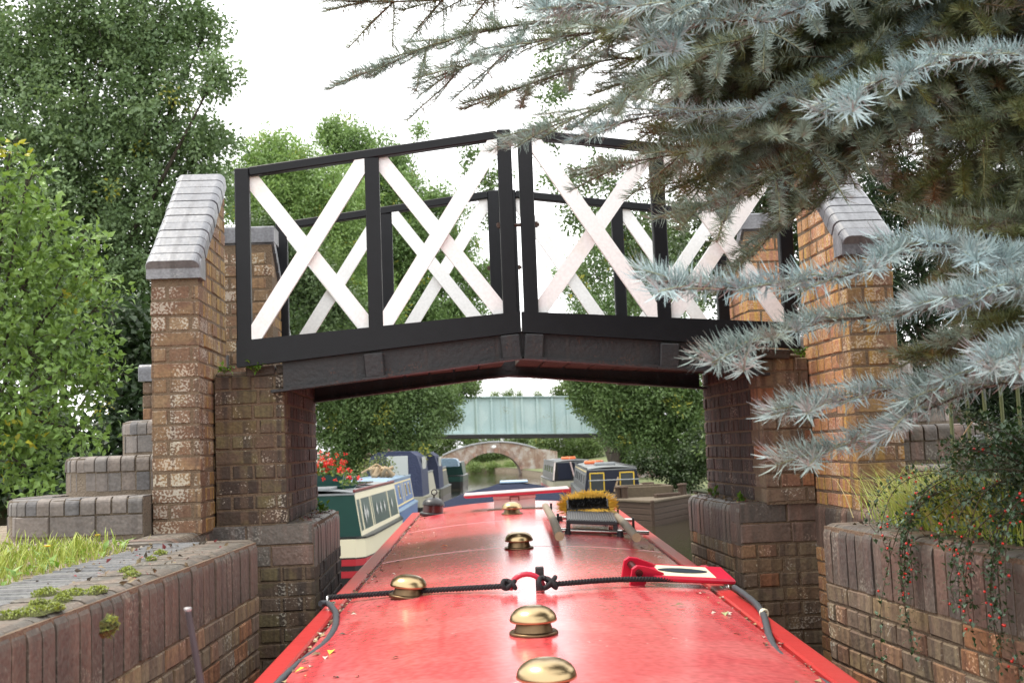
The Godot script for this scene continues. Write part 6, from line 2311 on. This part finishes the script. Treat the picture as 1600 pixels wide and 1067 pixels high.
		for i in q[1]:
			var d: Vector3 = Vector3(rnd(-1, 1), rnd(0.2, 1.2), rnd(-0.3, 1)).normalized() * rnd(0.3, 1.0) * q[2]
			m.tube([Vector3.ZERO, d * 0.6 + Vector3(0, 0.006, 0), d], [0.0016, 0.0013, 0.0009], 4, false)
			for k in 3:
				a.append(Transform3D(frame(d * rnd(0.2, 1.0) + rdir() * 0.04, Vector3.UP).scaled(Vector3.ONE * rnd(0.4, 0.9)), d * rnd(0.4, 1.0)))
				c.append(Color(0.1, 0.19, 0.02).lerp(Color(0.22, 0.34, 0.05), rng.randf()))
		part("stems", m, M.green_bar, o)
		swarm("leaves", leaf_mesh(0.045, 0.024), M.leaf, o, a, c)
	# grass tuft on the right coping
	xs = []
	cs = PackedColorArray()
	for i in 2400:
		var p := Vector3(1.7 + absf(rng.randfn(0.0, 0.12)), 1.9, -3.95 + rng.randfn(0.0, 0.25))
		var d := (Vector3(1.9, 1.9, -4.0) - p)
		var h := rnd(0.12, 0.26)
		var tw := atan2(-(p.z + 3.95) + rnd(-0.3, 0.3), (p.x - 1.95) + rnd(-0.3, 0.1)) if rng.randf() < 0.6 else rnd(0, TAU)
		xs.append(Transform3D(Basis(Vector3.UP, tw) * Basis(Vector3.BACK, -rnd(0.0, 0.6)) * Basis().scaled(Vector3(h * 1.3, h, h * 0.5)), p))
		cs.append(Color(0.24, 0.34, 0.04).lerp(Color(0.45, 0.5, 0.1), rng.randf()) if rng.randf() > 0.22 else Color(0.42, 0.34, 0.16))
	var tuft := thing("grass_tuft", "long arching grass tuft on the coping beside the red-berried shrub", "grass", Vector3(1.85, 1.9, -4.0))
	var offs := []
	for x: Transform3D in xs: offs.append(Transform3D(x.basis, x.origin - tuft.position))
	swarm("blades", blade, M.grass_blade, tuft, offs, cs)
	build_cotoneaster()
	# railing and post on the far side of it
	var r := thing("railing", "thin green vertical-bar railing in front of the dark brick steps", "railing", Vector3(2.6, 1.88, -4.75))
	for i in 14:
		var m := MB.new()
		m.tube([Vector3(-0.45 + i * 0.075, 0, 0), Vector3(-0.45 + i * 0.075, 0.74, 0)], [0.008, 0.008], 7)
		part("bar", m, M.green_bar, r)
	for y in [0.12, 0.7]:
		var m := MB.new()
		m.bar(Vector3(-0.5, y, -0.012), Vector3(0.6, y, -0.012), 0.01, 0.03)
		part("cross_rail", m, M.green_bar, r)
	var bo := thing("iron_bollard", "short black iron bollard behind the green railing", "bollard", Vector3(2.42, 1.88, -5.05))
	var mb := MB.new()
	mb.lathe([Vector2(0.07, 0), Vector2(0.062, 0.05), Vector2(0.055, 0.07), Vector2(0.05, 0.28)], 16)
	part("shaft", mb, M.post_black, bo)
	mb = MB.new()
	mb.lathe([Vector2(0.05, 0.275), Vector2(0.065, 0.29), Vector2(0.068, 0.32), Vector2(0.05, 0.345), Vector2(0.0005, 0.352)], 16)
	part("head", mb, M.post_black, bo)
	# gravel and crumbs on the bare earth by the steps, litter on the ledges
	xs = []
	cs = PackedColorArray()
	for i in 2600:
		var p := Vector3(rnd(-3.4, -1.25), 1.889, rnd(-5.7, -4.6))
		xs.append(Transform3D(rbasis(rnd(0.3, 1.0)), p))
		var g := rnd(0.14, 0.4)
		cs.append(Color(g, g * 0.85, g * 0.68))
	tag(swarm("gravel", pebble(), M.litter, self, xs, cs), "beige gravel on the bare earth before the steps", "gravel", "", "stuff")
	xs = []
	cs = PackedColorArray()
	for i in 420:
		var q := rng.randi() % 4
		var p := Vector3(rnd(-0.85, -0.72), 1.912, rnd(-7.25, -6.0))
		if q == 1: p = Vector3(rnd(1.56, 1.67), 1.912, rnd(-7.25, -6.1))
		if q == 2: p = Vector3(rnd(-1.28, -0.9), 1.904, rnd(-5.0, -3.4))
		if q == 3: p = Vector3(rnd(1.58, 1.9), 1.905, rnd(-4.5, -3.4))
		xs.append(Transform3D(rbasis(rnd(0.2, 0.6)), p))
		cs.append([Color(0.06, 0.045, 0.03), Color(0.12, 0.08, 0.04), Color(0.2, 0.04, 0.04), Color(0.2, 0.15, 0.08)][rng.randi() % 4])
	tag(swarm("leaf_debris", leaf_mesh(0.05, 0.028), M.litter, self, xs, cs), "dead leaf fragments on the brick ledges and coping", "leaf debris", "", "stuff")


func moss_fuzz(o: Node3D, rx: float, rz: float, turn: Basis) -> void:
	var xs := []
	var cs := PackedColorArray()
	for i in int(60 + rx * rz * 60000):
		var a := rnd(0, TAU)
		var r := sqrt(rng.randf()) * rnd(0.8, 1.15)
		var p := Vector3(cos(a) * r * rx, 0.011 * maxf(0.0, 1.0 - r * r) + 0.001, sin(a) * r * rz)
		xs.append(Transform3D(turn * frame(Vector3(rnd(-1, 1), rnd(0.3, 1.5), rnd(-1, 1)), Vector3.UP).scaled(Vector3.ONE * rnd(0.6, 1.3)), turn * p))
		cs.append(Color(0.14, 0.15, 0.02).lerp(Color(0.3, 0.3, 0.05), rng.randf()))
	swarm("moss_leaves", leaf_mesh(0.009, 0.005), M.leaf, o, xs, cs)


func atx_wall(px: float, py: float) -> Vector3:   # on the face of the left lock wall
	var d := ray(px, py)
	var n := Vector3(1, 0, -0.0544).normalized()
	var t := n.dot(Vector3(-0.83, 0, -5.03) - EYE) / n.dot(d)
	return EYE + d * t


func pebble() -> ArrayMesh:
	var m := MB.new()
	m.bev(Vector3.ZERO, Vector3(0.018, 0.011, 0.014), 0.004)
	return m.done(true)


func moss_dome(rx: float, h: float, rz: float, seed_: int) -> MB:
	var f := FastNoiseLite.new()
	f.seed = seed_
	f.frequency = 0.9
	var m := MB.new()
	grid(m, 20, 8, func(u: float, v: float) -> Vector3:
		var a := -u * TAU
		var wob := 1.0 + 0.45 * f.get_noise_2d(cos(a) * 2.0, sin(a) * 2.0)
		var r := (1.0 - v) * wob
		var bump := 0.35 * f.get_noise_3d(cos(a) * r * 5.0, sin(a) * r * 5.0, 4.0)
		return Vector3(cos(a) * r * rx, h * (1.0 - (1.0 - v) * (1.0 - v)) * (1.0 + bump) - 0.002, sin(a) * r * rz))
	return m


func build_cotoneaster() -> void:
	var base := Vector3(2.0, 1.88, -3.45)
	var t := thing("berry_shrub", "red-berried small-leaved shrub trailing over the grey lock coping", "shrub", base)
	var stems := MB.new()
	var ls := []
	var lc := PackedColorArray()
	var berries := []
	var paths := []
	# trailing stems over the wall (pixels of their tips) and a mass behind
	for q in [[1400, 862, 3.9], [1440, 900, 3.75], [1480, 890, 3.7], [1420, 975, 3.75], [1378, 1035, 3.8], [1430, 1020, 3.75], [1420, 830, 4.0], [1500, 800, 3.7], [1560, 940, 3.35], [1590, 1000, 3.2], [1545, 900, 3.4], [1520, 850, 3.5], [1470, 850, 3.75], [1580, 870, 3.2], [1450, 820, 3.9], [1610, 1050, 3.1], [1575, 1040, 3.2], [1550, 990, 3.35], [1590, 950, 3.2], [1530, 940, 3.45], [1600, 900, 3.15]]:
		var tip := atz(q[0], q[1], q[2])
		var face_x := 1.511 + (4.6 + tip.z) * 0.0436 - 0.03
		tip.x = minf(tip.x, face_x)
		var crest := Vector3(face_x + 0.03, 1.96 + rnd(0.0, 0.08), tip.z + rnd(-0.05, 0.1))
		paths.append([base + Vector3(rnd(-0.1, 0.1), 0.0, rnd(-0.25, 0.2)), crest + Vector3(0.2, 0.08, 0), crest, tip.lerp(crest, 0.35) + Vector3(-0.03, 0, 0), tip])
	for i in 72:
		var px := rnd(1470, 1640)
		var tip := atz(px, rnd(640, 900) - (1600.0 - px) * 0.1, rnd(3.0, 3.8))
		if tip.x < 1.6 and tip.y < 1.95: tip.y = 1.95 + rnd(0, 0.1)
		paths.append([base + Vector3(rnd(-0.2, 0.2), 0, rnd(-0.3, 0.35)), base.lerp(tip, 0.5) + Vector3(0, 0.1, 0), tip])
	for k in paths.size():
		var p := smooth_path(paths[k], 30)
		stems.tube(p.map(func(q): return q - base), range(31).map(func(i): return lerpf(0.0035, 0.001, i / 30.0)), 5, false)
		for i in range(5, 31):
			for j in 8:
				var side := rdir()
				var at: Vector3 = p[i] + side * rnd(0.002, 0.03)
				ls.append(Transform3D(frame(side + rdir() * 0.3, Vector3.UP).scaled(Vector3.ONE * rnd(0.7, 1.3)), at - base))
				var pale := rng.randf() < 0.28
				lc.append(Color(0.2, 0.26, 0.19) if pale else Color(0.02, 0.045, 0.014).lerp(Color(0.05, 0.085, 0.025), rng.randf()))
			if rng.randf() < 0.2 and berries.size() < 260:
				for j in rng.randi_range(1, 3): berries.append(p[i] + rdir() * 0.018)
	part("stems", stems, M.red_bark, t)
	swarm("leaves", leaf_mesh(0.017, 0.011), M.leaf, t, ls, lc)
	var b := MB.new()
	b.lathe([Vector2(0.0005, -0.0038), Vector2(0.0026, -0.003), Vector2(0.0039, 0.0), Vector2(0.0028, 0.003), Vector2(0.0012, 0.0034), Vector2(0.0004, 0.0026)], 10)
	var bm := b.done()
	for q in berries:
		part("berry", bm, M.berry, t, Transform3D(rbasis(rnd(0.85, 1.15)), q - base))
	# long dry straws crossing in front of the railing
	var st := thing("dead_stalk", "bent dry brown stalks crossing in front of the green railing", "stalk", Vector3(2.0, 1.9, -4.2))
	for q in [[1485, 720, 1525, 655, 1570, 740], [1490, 715, 1520, 690, 1560, 730], [1535, 655, 1560, 700, 1580, 720]]:
		var m := MB.new()
		m.tube(smooth_path([atz(q[0], q[1], 4.3), atz(q[2], q[3], 4.2), atz(q[4], q[5], 4.1)], 10).map(func(p): return p - st.position), range(11).map(func(_i): return 0.003), 5)
		part("stalk", m, M.pale_wood, st)
